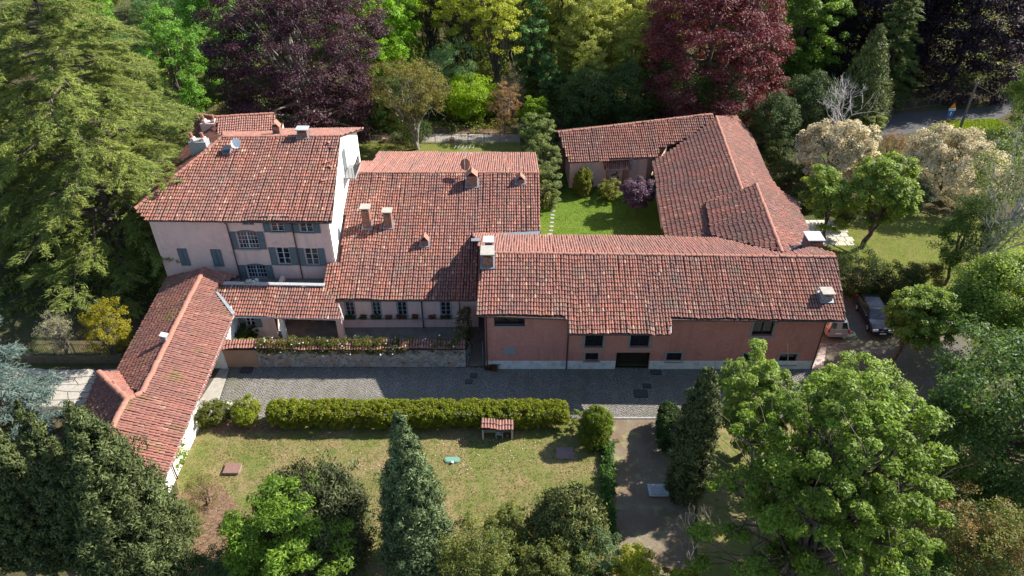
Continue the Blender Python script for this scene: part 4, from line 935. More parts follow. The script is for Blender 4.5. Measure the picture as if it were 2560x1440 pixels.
# ------------------------------------------------------------------ cars
def make_car(name, loc, rz, label, paint, kind='mpv', L=4.4, Wd=1.78, Hh=1.62):
    t = thing(name, (0, 0, 0), label, 'car')
    # side profile (x forward, z): body below the glass line, then greenhouse
    if kind == 'mpv':
        body = [(-2.2, .38), (-2.22, .62), (-2.14, .98), (1.15, .98), (1.75, .86), (2.12, .70), (2.2, .5), (2.14, .28), (-2.1, .28)]
        roof = [(-2.12, .97), (-1.92, 1.52), (-1.6, 1.60), (.1, 1.60), (.45, 1.52), (1.2, .97)]
    else:
        body = [(-2.25, .40), (-2.28, .66), (-2.2, .96), (.95, .96), (1.7, .92), (2.15, .78), (2.28, .55), (2.2, .28), (-2.2, .28)]
        roof = [(-2.15, .95), (-1.75, 1.42), (-1.3, 1.50), (0, 1.50), (.3, 1.43), (1.1, .95)]
    def loft(prof, w_of):
        mb = MB(); n = len(prof); secs = []
        ys = [-1, -.93, -.6, 0, .6, .93, 1]
        vs = []
        for yy in ys:
            sh = {1: .955, .93: .99, .6: 1.0, 0: 1.0}[abs(yy)]
            zc = sum(p[1] for p in prof) / n
            for (x, z) in prof: vs.append((x * (sh if abs(yy) == 1 else (1 - .012 * yy * yy)), yy * w_of(z), zc + (z - zc) * (sh if abs(yy) >= .93 else 1)))
        fs = [(i * n + k, i * n + (k + 1) % n, (i + 1) * n + (k + 1) % n, (i + 1) * n + k) for i in range(len(ys) - 1) for k in range(n)]
        fs += [tuple(range(n)), tuple((len(ys) - 1) * n + k for k in range(n - 1, -1, -1))]
        mb.add(vs, fs); return mb
    w2 = Wd / 2
    b = loft(body, lambda z: w2 * (1.0 if z < .9 else .97)).build('body', paint, t, smooth=False)
    bv = b.modifiers.new('bevel', 'BEVEL'); bv.width = .05; bv.segments = 2; bv.limit_method = 'ANGLE'
    wr = lambda z: w2 * (.94 - .20 * max(0, (z - .95)) / .6)
    r = loft(roof, wr).build('roof', paint, t); bv = r.modifiers.new('bevel', 'BEVEL'); bv.width = .05; bv.segments = 2; bv.limit_method = 'ANGLE'
    # glass, set just proud of the roof shell
    def quad(pts, off, name, m):
        P_ = [np.array(p) for p in pts]; nn = unit(np.cross(P_[1] - P_[0], P_[2] - P_[0])); mb = MB(); mb.prism([p + nn * off for p in P_], nn * .012); return mb.build(name, m, t)
    zt = roof[3][1] - .10; zb = 1.02
    def xr(z): (x0, z0), (x1, z1) = roof[0], roof[1]; return x0 + (x1 - x0) * (z - z0) / (z1 - z0)
    def xf(z): (x0, z0), (x1, z1) = roof[5], roof[4]; return x0 + (x1 - x0) * (z - z0) / (z1 - z0)
    za = roof[1][1] - .04; zf = roof[4][1] - .03
    quad([(xr(zb), -wr(zb) * .86, zb), (xr(za), -wr(za) * .84, za), (xr(za), wr(za) * .84, za), (xr(zb), wr(zb) * .86, zb)][::-1], .004, 'rear_window', GLASS)
    quad([(xf(zb), -wr(zb) * .88, zb), (xf(zf), -wr(zf) * .86, zf), (xf(zf), wr(zf) * .86, zf), (xf(zb), wr(zb) * .88, zb)], .004, 'windscreen', GLASS)
    for s in (-1, 1):
        for a0, a1 in ((-1.75, -1.0), (-.92, -.1), (-.02, .78)):
            e1 = min(max(a1 - .35, .3), a1) if a1 > .5 else a1
            P_ = [(a0, s * wr(zb), zb), (a1, s * wr(zb), zb), (e1, s * wr(zt), zt), (max(a0, -1.7), s * wr(zt), zt)]
            quad(P_ if s < 0 else P_[::-1], .008, 'side_window', GLASS)
    TY = mat('tyre_rubber', (.015, .015, .015), .9, .2); RM_ = mat('alloy_rim', (.45, .45, .46), .35, .5, metal=.6)
    for x in (-1.35, 1.38):
        for s in (-1, 1):
            mb = MB(); mb.tube([(x, s * (w2 - .2), .32), (x, s * (w2 + .015), .32)], .32, 16); wv = mb.build('wheel', TY, t)
            mb = MB(); mb.tube([(x, s * (w2 - .02), .32), (x, s * (w2 + .025), .32)], .20, 10); mb.build('rim', RM_, wv)
    HL = mat('headlight_glass', (.55, .57, .6), .15, .6); TLm = mat('tail_light_red', (.45, .015, .01), .3, .5)
    xe = body[1][0]; xfr = body[6][0]
    for s in (-1, 1):
        mb = MB(); mb.box((xe + .06, s * (w2 - .10), .84), (.12, .13, .32)); mb.build('tail_light', TLm, t)
        mb = MB(); mb.box((xfr - .16, s * (w2 - .28), .68), (.3, .42, .17)); mb.build('headlight', HL, t)
        mb = MB(); mb.box((.75, s * (w2 + .07), 1.02), (.12, .2, .14)); mb.build('wing_mirror', paint, t)
    mb = MB(); mb.box((xe - .02, 0, .44), (.12, Wd - .12, .2)); mb.build('rear_bumper', paint, t)
    mb = MB(); mb.box((xfr - .02, 0, .42), (.14, Wd - .16, .2)); mb.build('front_bumper', paint, t)
    mb = MB(); mb.box((xfr - .02, 0, .6), (.06, .8, .13)); mb.build('grille', SK, t)
    for x, nm in ((xe - .05, 'number_plate'), (xfr + .045, 'number_plate')): mb = MB(); mb.box((x, 0, .66 if x < 0 else .47), (.02, .5, .11)); mb.build(nm, SWH, t)
    t.location = loc; t.rotation_euler = (0, 0, rz); return t
SILV = mat('silver_car_paint', (.42, .40, .385), .3, .6, metal=.5); NAVY = mat('dark_blue_car_paint', (.012, .016, .028), .28, .5); DGREY = mat('charcoal_car_paint', (.022, .022, .025), .4, .4)
c_ = at(2091, 848); make_car('parked_car', (c_[0] + .05, c_[1] + 2.15, .02), math.radians(88), 'silver people carrier seen from behind at the corner of the street house', SILV)
c_ = at(2215, 850); make_car('parked_car', (c_[0] - .15, c_[1] + 2.5, .02), math.radians(-94), 'dark blue estate car parked nose to the viewer under the young plane tree', NAVY, 'estate', 4.6)
c_ = at(2352, 800); make_car('parked_car', (c_[0], c_[1] + .6, .02), math.radians(-80), 'charcoal car half hidden behind the trees at the right edge of the yard', DGREY, 'estate', 4.5)
# ------------------------------------------------------------------ vegetation
TONE = np.array([1.62, 1.45, 1.2])
def rdir(rng, n): return unit(rng.normal(0, 1, (n, 3)))
def leaf_quads(rng, P, Nn, L, Wd, axis=None, fold=.25):
    """one folded four-point leaf per row; Nn its normal, axis its length direction"""
    n = len(P); Nn = unit(Nn)
    a = rdir(rng, n) if axis is None else axis + rng.normal(0, .25, (n, 3))
    a = unit(a - Nn * np.sum(a * Nn, 1, keepdims=True)); b = np.cross(Nn, a)
    l = (L * rng.uniform(.7, 1.3, n))[:, None] / 2; w = (Wd * rng.uniform(.7, 1.3, n))[:, None] / 2
    V = np.empty((n, 3, 3)); V[:, 0] = P - a * l * .7 - b * w; V[:, 1] = P - a * l * .7 + b * w; V[:, 2] = P + a * l * 1.3
    return V
FINE = 1.65
def tints(rng, n, cols, clump_id=None, nclump=0, cv=.16, lv=.16):
    cols = np.array(cols)
    if clump_id is None: base = cols[rng.integers(0, len(cols), n)]
    else:
        ck = rng.dirichlet(np.ones(len(cols)) * .9, nclump) @ cols * (1 + rng.normal(0, cv, (nclump, 1))); base = ck[clump_id]
        alt = cols[rng.integers(0, len(cols), n)]; m = (rng.random(n) < .3)[:, None]; base = np.where(m, alt, base)
    return np.clip(base * TONE * (1 + rng.normal(0, lv, (n, 1))), .004, .85)
def clump_leaves(rng, C, R, per, L, Wd, cols, flat=.65, up=.6, axis=None, rand=.65, outw=.6, center=None, cv=.16, lv=.16, fold=.25, fine=None):
    fine = fine or FINE; per = int(per * fine); L, Wd = L / fine ** .5, Wd / fine ** .5
    M = len(C); cid = np.repeat(np.arange(M), per); n = len(cid); d = rdir(rng, n)
    d[:, 2] = np.where(rng.random(n) < .35, np.abs(d[:, 2]), d[:, 2])
    rad = rng.uniform(.15, 1, n) ** .55
    P = C[cid] + d * (R[cid] * rad)[:, None] * np.array([1, 1, flat])
    Nn = d * outw + np.array([0, 0, up]) + rng.normal(0, rand, (n, 3))
    if center is not None: Nn = Nn + unit(P - center) * .3
    return leaf_quads(rng, P, Nn, L, Wd, axis=None if axis is None else axis[cid], fold=fold), tints(rng, n, cols, cid, M, cv, lv)
def limb(mb, rng, a, b, r0, r1, wob=.08, n=5, sag=0.0, sides=5):
    a, b = np.array(a, float), np.array(b, float); d = b - a; ln = np.linalg.norm(d); pts = []
    for k in range(n + 1):
        t = k / n; p = a + d * t + rng.normal(0, wob * ln * .12, 3) * (0 < k < n); p[2] += sag * ln * math.sin(math.pi * t) ; pts.append(p)
    mb.tube(pts, [r0 + (r1 - r0) * (k / n) for k in range(n + 1)], sides, cap=False); return pts
def mesh_only(mb, name, m):
    me = bpy.data.meshes.new(name); me.from_pydata([tuple(v) for v in mb.v], [], mb.f); me.materials.append(m)
    me.polygons.foreach_set('use_smooth', [True] * len(me.polygons)); return me
def lobed(rng, n, k=7, amp=.28):
    l = rdir(rng, k); a = rng.uniform(-amp * .6, amp, k)
    def f(d): return 1 + (np.clip(d @ l.T, 0, 1) ** 4) @ a
    return f
def broad(seed, h, r, zb, nc, per, L, Wd, cols, bark=None, lm=None, trunk=.22, flat=.65, cr=(.15, .27), inner=.5, stems=1, nl=12, up=.85, dome=0.0, lean=(0, 0), rzf=1.0, rand=.65, upper=.15, cv=.16, twigs=0, zbias=0.0, lv=.16, amp=.38):
    """crown envelope: lobed ellipsoid from zb to h"""
    rng = np.random.default_rng(seed); rz = (h - zb) / 2 * rzf; zc = zb + (h - zb) / 2; f = lobed(rng, 0, 9, amp)
    d = rdir(rng, nc); d[:, 2] = np.where(rng.random(nc) < upper, np.abs(d[:, 2]), d[:, 2])
    rad = rng.uniform(inner ** 2, 1, nc) ** .5 * f(d)
    shape = 1 - zbias * d[:, 2]
    if dome:
        hm = np.linalg.norm(d[:, :2], axis=1) + 1e-6; k = np.where(d[:, 2] < .15, (hm * (1 - dome) + dome) / hm, 1); shape = shape * k; rad = np.where(d[:, 2] < .15, np.maximum(rad, rng.uniform(.55, 1.0, nc)), rad)
    C = np.stack([d[:, 0] * r * rad * shape, d[:, 1] * r * rad * shape, zc + d[:, 2] * rz * rad], 1); C[:, 2] = np.maximum(C[:, 2], .25)
    C = C + np.array([lean[0], lean[1], 0]) * (C[:, 2:3] / h)
    R = r * rng.uniform(cr[0], cr[1], nc); C = C * np.array([.88, .88, 1]); 
    V, t = clump_leaves(rng, C, R, per, L, Wd, cols, flat=flat, up=up, rand=rand, center=np.array([0, 0, zc]), cv=cv, lv=lv)
    crown = quads_mesh('crown', V, t, lm or LEAF)
    mb = MB()
    for s in range(stems):
        o = rng.normal(0, .12 * (stems > 1), 2) if stems > 1 else np.zeros(2)
        ang = rng.uniform(0, 6.28) + s * 6.28 / stems; sp = 0 if stems == 1 else r * .35
        tp = np.array([lean[0] * .8 + sp * math.cos(ang), lean[1] * .8 + sp * math.sin(ang), zc + rz * .45])
        pts = limb(mb, rng, (o[0], o[1], -.1), tp, trunk, trunk * .25, .12, 8, sides=7)
        for c in C[rng.choice(nc, min(nl, nc), replace=False)]:
            k = rng.integers(2, 7); a = pts[k]
            if c[2] < a[2] - 1: a = pts[2]
            q = limb(mb, rng, a, c, trunk * (.5 - .04 * k), trunk * .07, .22, 5, sag=.06)
            for _ in range(twigs): limb(mb, rng, q[rng.integers(2, 5)], c + rng.normal(0, r * .22, 3), trunk * .10, trunk * .03, .3, 3, sides=3)
    return mesh_only(mb, 'trunk', bark or BARK), crown
def cypress(seed, h, r, prof, nclump, per, L, Wd, cols, trunk=.16, cr=.24, z0=.3, tip=None, flat=.9, jag=.12, lm=None):
    """dense upright conifer; prof(t) gives the radius share at height share t"""
    rng = np.random.default_rng(seed)
    tt = rng.random(nclump * 6); w = np.array([prof(x) for x in tt]); tt = tt[rng.random(len(tt)) < w][:nclump]; n = len(tt)
    th = rng.uniform(0, 2 * math.pi, n); f = lobed(rng, 9, 12, .22); d = np.stack([np.cos(th), np.sin(th), (tt - .5) * 2], 1)
    rr = np.array([prof(x) for x in tt]) * r * np.where(rng.random(n) < .75, rng.uniform(.78, 1.0, n), rng.uniform(.35, .8, n)) * f(unit(d)) * (1 + rng.normal(0, jag, n))
    C = np.stack([rr * np.cos(th), rr * np.sin(th), z0 + tt * (h - z0)], 1)
    R = cr * r * (.6 + .6 * rng.random(n)) * np.array([.45 + .55 * min(1, prof(x) + .2) for x in tt])
    ax = np.stack([np.cos(th) * .55, np.sin(th) * .55, np.full(n, .9)], 1)
    per = int(per * FINE); L, Wd = L / FINE ** .5, Wd / FINE ** .5; cid = np.repeat(np.arange(n), per); m = len(cid); dd = rdir(rng, m); P = C[cid] + dd * (R[cid] * rng.uniform(.2, 1, m) ** .5)[:, None] * np.array([1, 1, 1.35])
    Nn = dd * .7 + ax[cid] * np.array([.9, .9, .15]) + rng.normal(0, .5, (m, 3))
    V = leaf_quads(rng, P, Nn, L, Wd, axis=ax[cid] + dd * .5)
    crown = quads_mesh('crown', V, tints(rng, m, cols, cid, n, .24, .24), lm or LEAF_C)
    mb = MB(); limb(mb, rng, (0, 0, -.1), (0, 0, h * .9), trunk, .02, .03, 6, sides=7)
    return mesh_only(mb, 'trunk', BARK), crown
def cedar(seed, h, r, cols, nb=95, lat=11, spray=9, z0=.10, droop=.22, L=.55, Wd=.10, trunk=.55, prof=None, per=3, stiff=0.0, bare=.1):
    """tiers of long boughs carrying flat drooping sprays"""
    rng = np.random.default_rng(seed); mb = MB(); P, A, N_, ID = [], [], [], []
    tp = limb(mb, rng, (0, 0, -.2), (rng.normal(0, .4), rng.normal(0, .4), h), trunk, .04, .05, 10, sides=8)
    prof = prof or (lambda t: (1 - t) ** .6 * (.55 + .45 * min(1, t * 5)))
    for b in range(nb):
        t = z0 + (1 - z0) * ((b + rng.random()) / nb) ** 1.0 * .985; z = t * h; ang = b * 2.39996 + rng.normal(0, .25); Lb = r * prof(t) * rng.uniform(.72, 1.12)
        if Lb < .35: Lb = .35
        dr = np.array([math.cos(ang), math.sin(ang), 0]); sd = np.array([-dr[1], dr[0], 0]); pts = []
        rise = rng.uniform(.02, .16) + stiff
        for k in range(8):
            s = k / 7; pts.append(np.array([0, 0, z]) + dr * Lb * s + np.array([0, 0, Lb * (rise * s - droop * s ** 2.2)]) + sd * Lb * .06 * math.sin(s * 4 + b))
        mb.tube(pts, [max(.02, .02 * Lb * (1 - .85 * k / 7)) for k in range(8)], 4, cap=False)
        pts = np.array(pts)
        for l in range(int(lat * (.5 + Lb / r))):
            s = rng.uniform(.18, 1.0) ** .8; i = min(6, int(s * 7)); fr = s * 7 - i; o = pts[i] * (1 - fr) + pts[i + 1] * fr; side = rng.choice([-1, 1])
            ll = Lb * rng.uniform(.16, .34) * (1.1 - .55 * s); dl = unit(dr * rng.uniform(.45, 1.0) + sd * side * rng.uniform(.5, 1.0))
            m = spray; u = rng.random(m) ** .8
            q = o + dl * (u * ll)[:, None] + np.array([0, 0, 1]) * (.10 * ll * u - .55 * ll * u ** 2 * (droop * 2.2))[:, None]
            for _ in range(per):
                qq = q + rng.normal(0, .10, (m, 3)) * np.array([1, 1, .55])
                ax = dl * .8 + rng.normal(0, .55, (m, 3)) + np.array([0, 0, -.35 + stiff]); P.append(qq + ax * L * .3); A.append(ax); ID.append(np.full(m, b))
                N_.append(np.array([0, 0, 1.0]) + rng.normal(0, .32, (m, 3)))
    P = np.concatenate(P); A = np.concatenate(A); N_ = np.concatenate(N_); ID = np.concatenate(ID)
    V = leaf_quads(rng, P, N_, L, Wd, axis=A, fold=.5)
    return mesh_only(mb, 'trunk', BARK), quads_mesh('crown', V, tints(rng, len(P), cols, ID, nb, .12, .14), LEAF_N)
def bare_tree(seed, h, r, m, depth=5, r0=.12, spread=.75, up=.35, n0=4):
    rng = np.random.default_rng(seed); mb = MB()
    def grow(p, d, L, rad, k):
        q = p + d * L; mid = (p + q) / 2 + rng.normal(0, L * .07, 3); mb.tube([p, mid, q], [rad, rad * .85, rad * .65], 4 if k > 1 else 3, cap=False)
        if k == 0: return
        for _ in range(rng.integers(2, 4)):
            nd = unit(d + rng.normal(0, spread, 3) + np.array([0, 0, up])); grow(q, nd, L * rng.uniform(.6, .85), rad * .62, k - 1)
    for _ in range(n0): grow(np.array([0, 0, h * .02]), unit(np.array([rng.normal(0, r), rng.normal(0, r), 1])), h * .27, r0, depth)
    return mesh_only(mb, 'branches', m)
def tree(name, label, cat, loc, meshes, rz=0.0, s=1.0, group=None, sz=None):
    t = thing(name, loc, label, cat, group, rz); t.scale = (s, s, sz or s)
    for me, nm in zip(meshes, ('trunk', 'crown')):
        if me is not None: link(nm, me, t)
    return t
def base(px, py): p = at(px, py); return (p[0], p[1], 0.0)

GRN = [(.052, .108, .020), (.075, .135, .026), (.036, .080, .018)]
MAPLE = [(.085, .148, .021), (.110, .180, .027), (.060, .108, .018), (.10, .152, .03)]
PLANE = [(.128, .195, .042), (.105, .17, .034), (.155, .22, .060), (.078, .132, .028)]
LIME = [(.10, .21, .012), (.075, .165, .012), (.13, .24, .02), (.05, .115, .01)]
OLIVE = [(.135, .145, .045), (.11, .125, .034), (.155, .16, .055), (.08, .095, .03)]
DARKG = [(.032, .056, .016), (.046, .074, .020), (.022, .042, .013)]
CEDAR = [(.130, .172, .046), (.102, .148, .042), (.158, .195, .06), (.075, .115, .036)]
CYP = [(.040, .057, .023), (.056, .076, .031), (.027, .042, .018)]
BEECH1 = [(.030, .015, .026), (.042, .019, .031), (.020, .010, .020), (.055, .030, .046)]
BEECH2 = [(.066, .011, .021), (.100, .015, .026), (.042, .009, .018), (.10, .040, .056), (.08, .026, .02)]
BEECH3 = [(.016, .011, .022), (.024, .017, .032), (.011, .008, .015)]

# --- the giant cedars on the left
CPROF = lambda t: min(1, .72 + t * 1.1) * (1 - .62 * max(0, (t - .35) / .65) ** 1.25)
cA = cedar(11, 25.5, 10.2, CEDAR, nb=120, lat=22, spray=13, per=5, prof=CPROF, droop=.26, L=.40, Wd=.065)
tree('cedar_tree', 'giant yellow-green cedar overhanging the left corner of the villa', 'tree', (-35.2, 55.6, 0), cA)
cB = cedar(12, 26.0, 9.6, CEDAR, nb=95, lat=17, spray=12, per=5, prof=CPROF, droop=.26, L=.42, Wd=.07)
tree('cedar_tree', 'tall cedar with a bare lower trunk at the far left edge', 'tree', (-45.5, 59.0, 0), cB)
tree('cedar_tree', 'rear cedar standing behind the giant one toward the brown thicket', 'tree', (-42.0, 70.0, 0), cA, rz=2.1, s=.88)
# blue cedar at the left edge
BLUE = [(.075, .115, .125), (.06, .095, .105), (.10, .145, .155), (.045, .075, .08)]
bc = cedar(13, 11.5, 5.6, BLUE, nb=90, lat=13, spray=9, per=3, droop=.16, L=.42, Wd=.085, trunk=.24, z0=.03)
tree('blue_cedar', 'silvery blue cedar over the drive at the left edge', 'tree', (-35.3, 34.9, 0), bc)
# --- cypresses, bottom left
def col_prof(t): return (min(1, (t + .06) / .20) ** .5) * (1 - max(0, (t - .18) / .84) ** 1.35) ** .9 + .03
cy1 = cypress(21, 14.6, 2.15, col_prof, 1050, 48, .30, .11, CYP, z0=1.3, cr=.20, jag=.16, trunk=.22)
cy2 = cypress(22, 14.2, 1.25, col_prof, 600, 42, .30, .11, CYP, z0=1.9, cr=.22, jag=.16, trunk=.2)
for (px, py, me, s, rz, lab) in ((405, 1478, cy1, 1.0, 0, 'rightmost and most sunlit of the big cypresses at the bottom left'), (296, 1466, cy2, 1.02, 1.2, 'second big cypress from the right, close behind the sunlit one'),
        (190, 1452, cy2, .97, 2.6, 'middle big cypress with its bare stem showing at the bottom edge'), (84, 1444, cy2, 1.04, 4.0, 'dark cypress with a leaning bare stem near the bottom left corner'), (-30, 1470, cy2, 1.0, 5.1, 'cypress cut by the left edge at the bottom corner')):
    tree('cypress_tree', lab, 'tree', base(px, py), me, rz, s, 'cypresses at the bottom left')
# --- single conical cypress on the lawn
def cone_prof(t): return (min(1, (t + .06) / .2) ** .5) * (1 - max(0, (t - .12) / .88) ** 1.25) * .96 + .05
GCYP = [(.056, .085, .042), (.072, .104, .052), (.040, .066, .032)]
cc = cypress(23, 12.8, 1.75, cone_prof, 900, 40, .26, .09, GCYP, z0=.2, cr=.21, jag=.13)
tree('cypress_tree', 'single pointed grey-green cypress standing on the front lawn', 'tree', base(1048, 1418), cc)
cd_ = cypress(24, 11.3, .95, lambda t: (min(1, (t + .05) / .15) ** .5) * (1 - max(0, (t - .5) / .52) ** 1.8) ** .8, 620, 40, .30, .11, [(.040, .055, .024), (.055, .066, .030), (.028, .042, .018)], z0=.2, cr=.30, jag=.15)
tree('cypress_tree', 'slim dark cypress rising before the street house right of the dirt path', 'tree', base(1706, 1250), cd_)
# --- the clipped hedge
def hedge_mesh(seed, L, Wd, h, cols, n, per=26, L_=.16, W_=.09, round_=.35, wav=.07):
    rng = np.random.default_rng(seed); pts = []; Nn = []
    while len(pts) < n:
        x = rng.uniform(-L / 2, L / 2); u = rng.uniform(0, 1); a = rng.uniform(-.15 * math.pi, 1.15 * math.pi)
        cy, cz = math.cos(a), math.sin(a); k = 1 / (abs(cy) ** 3 + abs(cz) ** 3) ** (1 / 3)
        b = 1 + wav * math.sin(x * 1.9 + seed) + wav * .7 * math.sin(x * 4.3 + 2 * seed); e = min(1, (L / 2 - abs(x)) / round_ + .25)
        y = Wd / 2 * cy * k * b * math.sqrt(e); z = h * .5 + h * .5 * cz * k * (1 + .4 * (b - 1)) * (.75 + .25 * e)
        if rng.random() < .28: q_ = rng.uniform(.2, .8); y, z = y * q_, h * .5 + (z - h * .5) * q_
        pts.append((x, y, max(.08, z))); Nn.append((0.15 * np.sign(x) * (e < .9), cy, cz))
    C = np.array(pts); R = rng.uniform(.12, .24, n); V, t = clump_leaves(rng, C * np.array([1, .93, .95]), R, per, L_, W_, cols, flat=.9, up=.4, rand=.6, cv=.2)
    mb = MB()
    for k in range(int(L / .5)):
        x = -L / 2 + .25 + k * .5; limb(mb, rng, (x, rng.normal(0, .1), 0), (x + rng.normal(0, .2), rng.normal(0, .15), h * .8), .03, .012, .2, 4, sides=4)
    return mesh_only(mb, 'stems', BARK), quads_mesh('foliage', V, t, LEAF)
def bush(name, label, cat, loc, meshes, rz=0.0, s=1.0, group=None):
    t = thing(name, loc, label, cat, group, rz); t.scale = (s, s, s)
    for me, nm in zip(meshes, ('stems', 'foliage')):
        if me is not None: link(nm, me, t)
    return t
HEDGE = [(.115, .162, .012), (.095, .14, .012), (.072, .115, .014), (.12, .11, .022), (.145, .185, .016)]
ha, hb = at(672, 1076), at(1418, 1074)
bush('clipped_hedge', 'long clipped yellow-green hedge between the cobbled street and the front lawn', 'hedge', ((ha[0] + hb[0]) / 2, ha[1] + .75, 0), hedge_mesh(31, hb[0] - ha[0], 1.75, 1.75, HEDGE, 2500))
for px, lab, sd in ((537, 'dull green round bush nearest the gatehouse wall', 41), (618, 'bright yellow-green round bush between gatehouse and long hedge', 42)):
    cl = HEDGE if sd == 42 else [(.07, .09, .02), (.09, .105, .025), (.055, .075, .02)]
    bush('round_bush', lab, 'bush', np.array(base(px, 1062)) + (0, .3, 0), broad(sd, 1.65, 1.12, .05, 110, 40, .15, .085, cl, trunk=.05, nl=14, cr=(.18, .30)))
bush('flower_bush', 'small white-flowering bush squeezed between the two round bushes', 'bush', np.array(base(578, 1040)) + (0, .2, 0), broad(43, 1.1, .5, .05, 40, 30, .12, .07, [(.05, .09, .03), (.75, .75, .72)], trunk=.03, nl=5))
egg = lambda t: (max(.0, 1 - (2 * t - .85) ** 2 / 1.4)) ** .5
bush('clipped_bush', 'tall egg-shaped clipped bush at the right end of the hedge by the dirt path', 'bush', base(1486, 1100), cypress(44, 2.9, 1.05, egg, 420, 34, .15, .08, [(.075, .125, .016), (.10, .15, .02), (.06, .085, .02)], z0=.05, cr=.2, jag=.03, lm=LEAF, trunk=.06))
bush('thin_shrub', 'thin pale sapling between the hedge end and the egg-shaped bush', 'shrub', base(1440, 1070), broad(45, 1.6, .6, .2, 26, 26, .16, .07, [(.10, .15, .03), (.08, .12, .025)], trunk=.03, nl=9))
dh = hedge_mesh(46, 3.6, 1.55, 2.1, [(.022, .045, .016), (.030, .055, .018)], 520)
bush('clipped_hedge', 'short dark clipped hedge right of the dirt path beside the slim cypress', 'hedge', (at(1662, 1110)[0] + .3, at(1662, 1100)[1], 0), dh, math.radians(84))
# ivy strip along the path
rg = np.random.default_rng(47); C = []
for k in range(420):
    q = at(1520 + rg.normal(0, 7), rg.uniform(1112, 1360)); C.append((q[0], q[1], rg.uniform(.08, .5)))
C = np.array(C); V, t = clump_leaves(rg, C, rg.uniform(.15, .28, len(C)), 26, .18, .13, [(.035, .085, .018), (.055, .115, .024), (.026, .062, .016)], flat=.8)
c0 = C.mean(0) * (1, 1, 0); bs = thing('ivy_border', c0, 'dark glossy ivy border along the left edge of the dirt path', 'plant'); link('foliage', quads_mesh('foliage', V - c0, t, LEAF), bs)

# --- foreground trees and shrubs
tree('chestnut_sapling', 'fresh bright green young tree at the bottom edge left of the pointed cypress', 'tree', base(752, 1470), broad(51, 8.0, 3.45, 1.0, 170, 110, .28, .115, [(.088, .165, .020), (.068, .132, .018), (.115, .19, .026), (.046, .095, .016)], trunk=.16, bark=BARK_G, nl=26, twigs=2, inner=.55, cr=(.13, .22), flat=.5))
tree('juniper_tree', 'dark blunt conifer right behind the fresh green young tree', 'tree', base(805, 1405), cypress(52, 7.0, 2.55, lambda t: (min(1, (t + .25) / .5) ** .4) * (1 - max(0, (t - .62) / .42) ** 2.2) ** .7, 620, 46, .28, .11, [(.030, .040, .019), (.042, .052, .025), (.022, .031, .015)], z0=.2, cr=.24))
tree('round_conifer', 'dark olive round conifer among the shrubs at the bottom centre right', 'tree', base(1412, 1392), cypress(53, 5.6, 1.85, lambda t: max(.05, 1 - (2 * t - .95) ** 2) ** .5, 420, 46, .26, .11, [(.060, .076, .026), (.078, .092, .034), (.045, .060, .022)], z0=.2, cr=.26))
OLV = [(.068, .098, .030), (.088, .112, .028), (.052, .082, .032), (.12, .128, .028)]
for (px, py, h, r, sd, lab, cols) in ((1275, 1395, 4.6, 1.9, 54, 'olive shrub rising left of the dark round conifer', OLV), (1215, 1478, 5.0, 2.6, 55, 'spreading yellow-tipped shrub at the bottom edge left of centre right', OLV), (1395, 1500, 4.2, 2.3, 56, 'yellow-tipped shrub below the dark round conifer at the bottom edge', OLV),
        (1480, 1460, 4.0, 1.7, 57, 'bluish green shrub at the bottom edge by the ivy border', [(.06, .10, .05), (.075, .115, .055)]), (1570, 1510, 4.8, 1.55, 58, 'bright yellow-green shrub at the bottom edge of the dirt path', [(.17, .20, .016), (.13, .17, .016), (.20, .22, .03)]), (1690, 1520, 3.2, 1.3, 59, 'low yellow-green shrub at the bottom edge right of the path', [(.13, .18, .02), (.10, .15, .02)])):
    bush('garden_shrub', lab, 'shrub', base(px, py), broad(sd, h, r, .15, int(60 * r), 58, .21, .085, cols, trunk=.06, stems=3, nl=6, cr=(.13, .24), inner=.4))
bush('garden_shrub', 'loose grey-green shrub on bare soil right of the sunlit big cypress', 'shrub', base(478, 1350), broad(60, 3.3, 1.35, .2, 70, 46, .17, .07, [(.085, .105, .04), (.065, .09, .03)], trunk=.05, stems=3, nl=6))
bush('garden_shrub', 'sparse brownish olive shrub on the lawn below the gatehouse wall end', 'shrub', base(515, 1262), broad(61, 2.4, 1.3, .2, 46, 34, .13, .05, [(.12, .115, .05), (.09, .095, .04)], trunk=.04, stems=4, nl=7))
bush('garden_shrub', 'low dark blue-green shrub on bare soil at the bottom left of the young tree', 'shrub', base(528, 1470), broad(62, 2.6, 1.5, .1, 70, 46, .17, .08, [(.035, .075, .035), (.05, .095, .035)], trunk=.05, stems=3, nl=6))
dead = bare_tree(63, 5.6, .25, BARK_G, depth=5, r0=.045, spread=.42, up=.3, n0=3)
t = thing('dead_birch', base(1722, 1440), 'bare white dead stems at the bottom edge right of the dirt path', 'tree'); link('branches', dead, t)
# the large maple and its neighbours
tree('maple_tree', 'large open green maple filling the bottom right with dark limbs showing', 'tree', base(1978, 1492), broad(64, 16.0, 5.3, 2.4, 400, 140, .225, .15, MAPLE, trunk=.36, stems=3, nl=40, twigs=4, inner=.35, cr=(.06, .125), flat=.6, lv=.2, amp=.5), s=1.0)
tree('plane_tree', 'leafy green plane tree overlapping the right half of the street house wall', 'tree', base(1858, 1135), broad(65, 7.9, 2.7, 1.2, 190, 90, .23, .155, PLANE, trunk=.17, nl=18, cr=(.11, .19)))
tree('plane_tree', 'broad light green plane tree in front of the yard below the house corner', 'tree', base(2075, 1215), broad(66, 9.2, 3.7, 1.6, 260, 95, .23, .155, PLANE, trunk=.2, nl=20, cr=(.10, .18)))
tree('plane_tree', 'young plane tree on a leaning bare trunk in the middle of the yard', 'tree', base(2222, 906), broad(67, 6.9, 3.0, 2.4, 220, 90, .23, .155, PLANE, trunk=.19, nl=18, lean=(1.7, .3), cr=(.11, .19)))
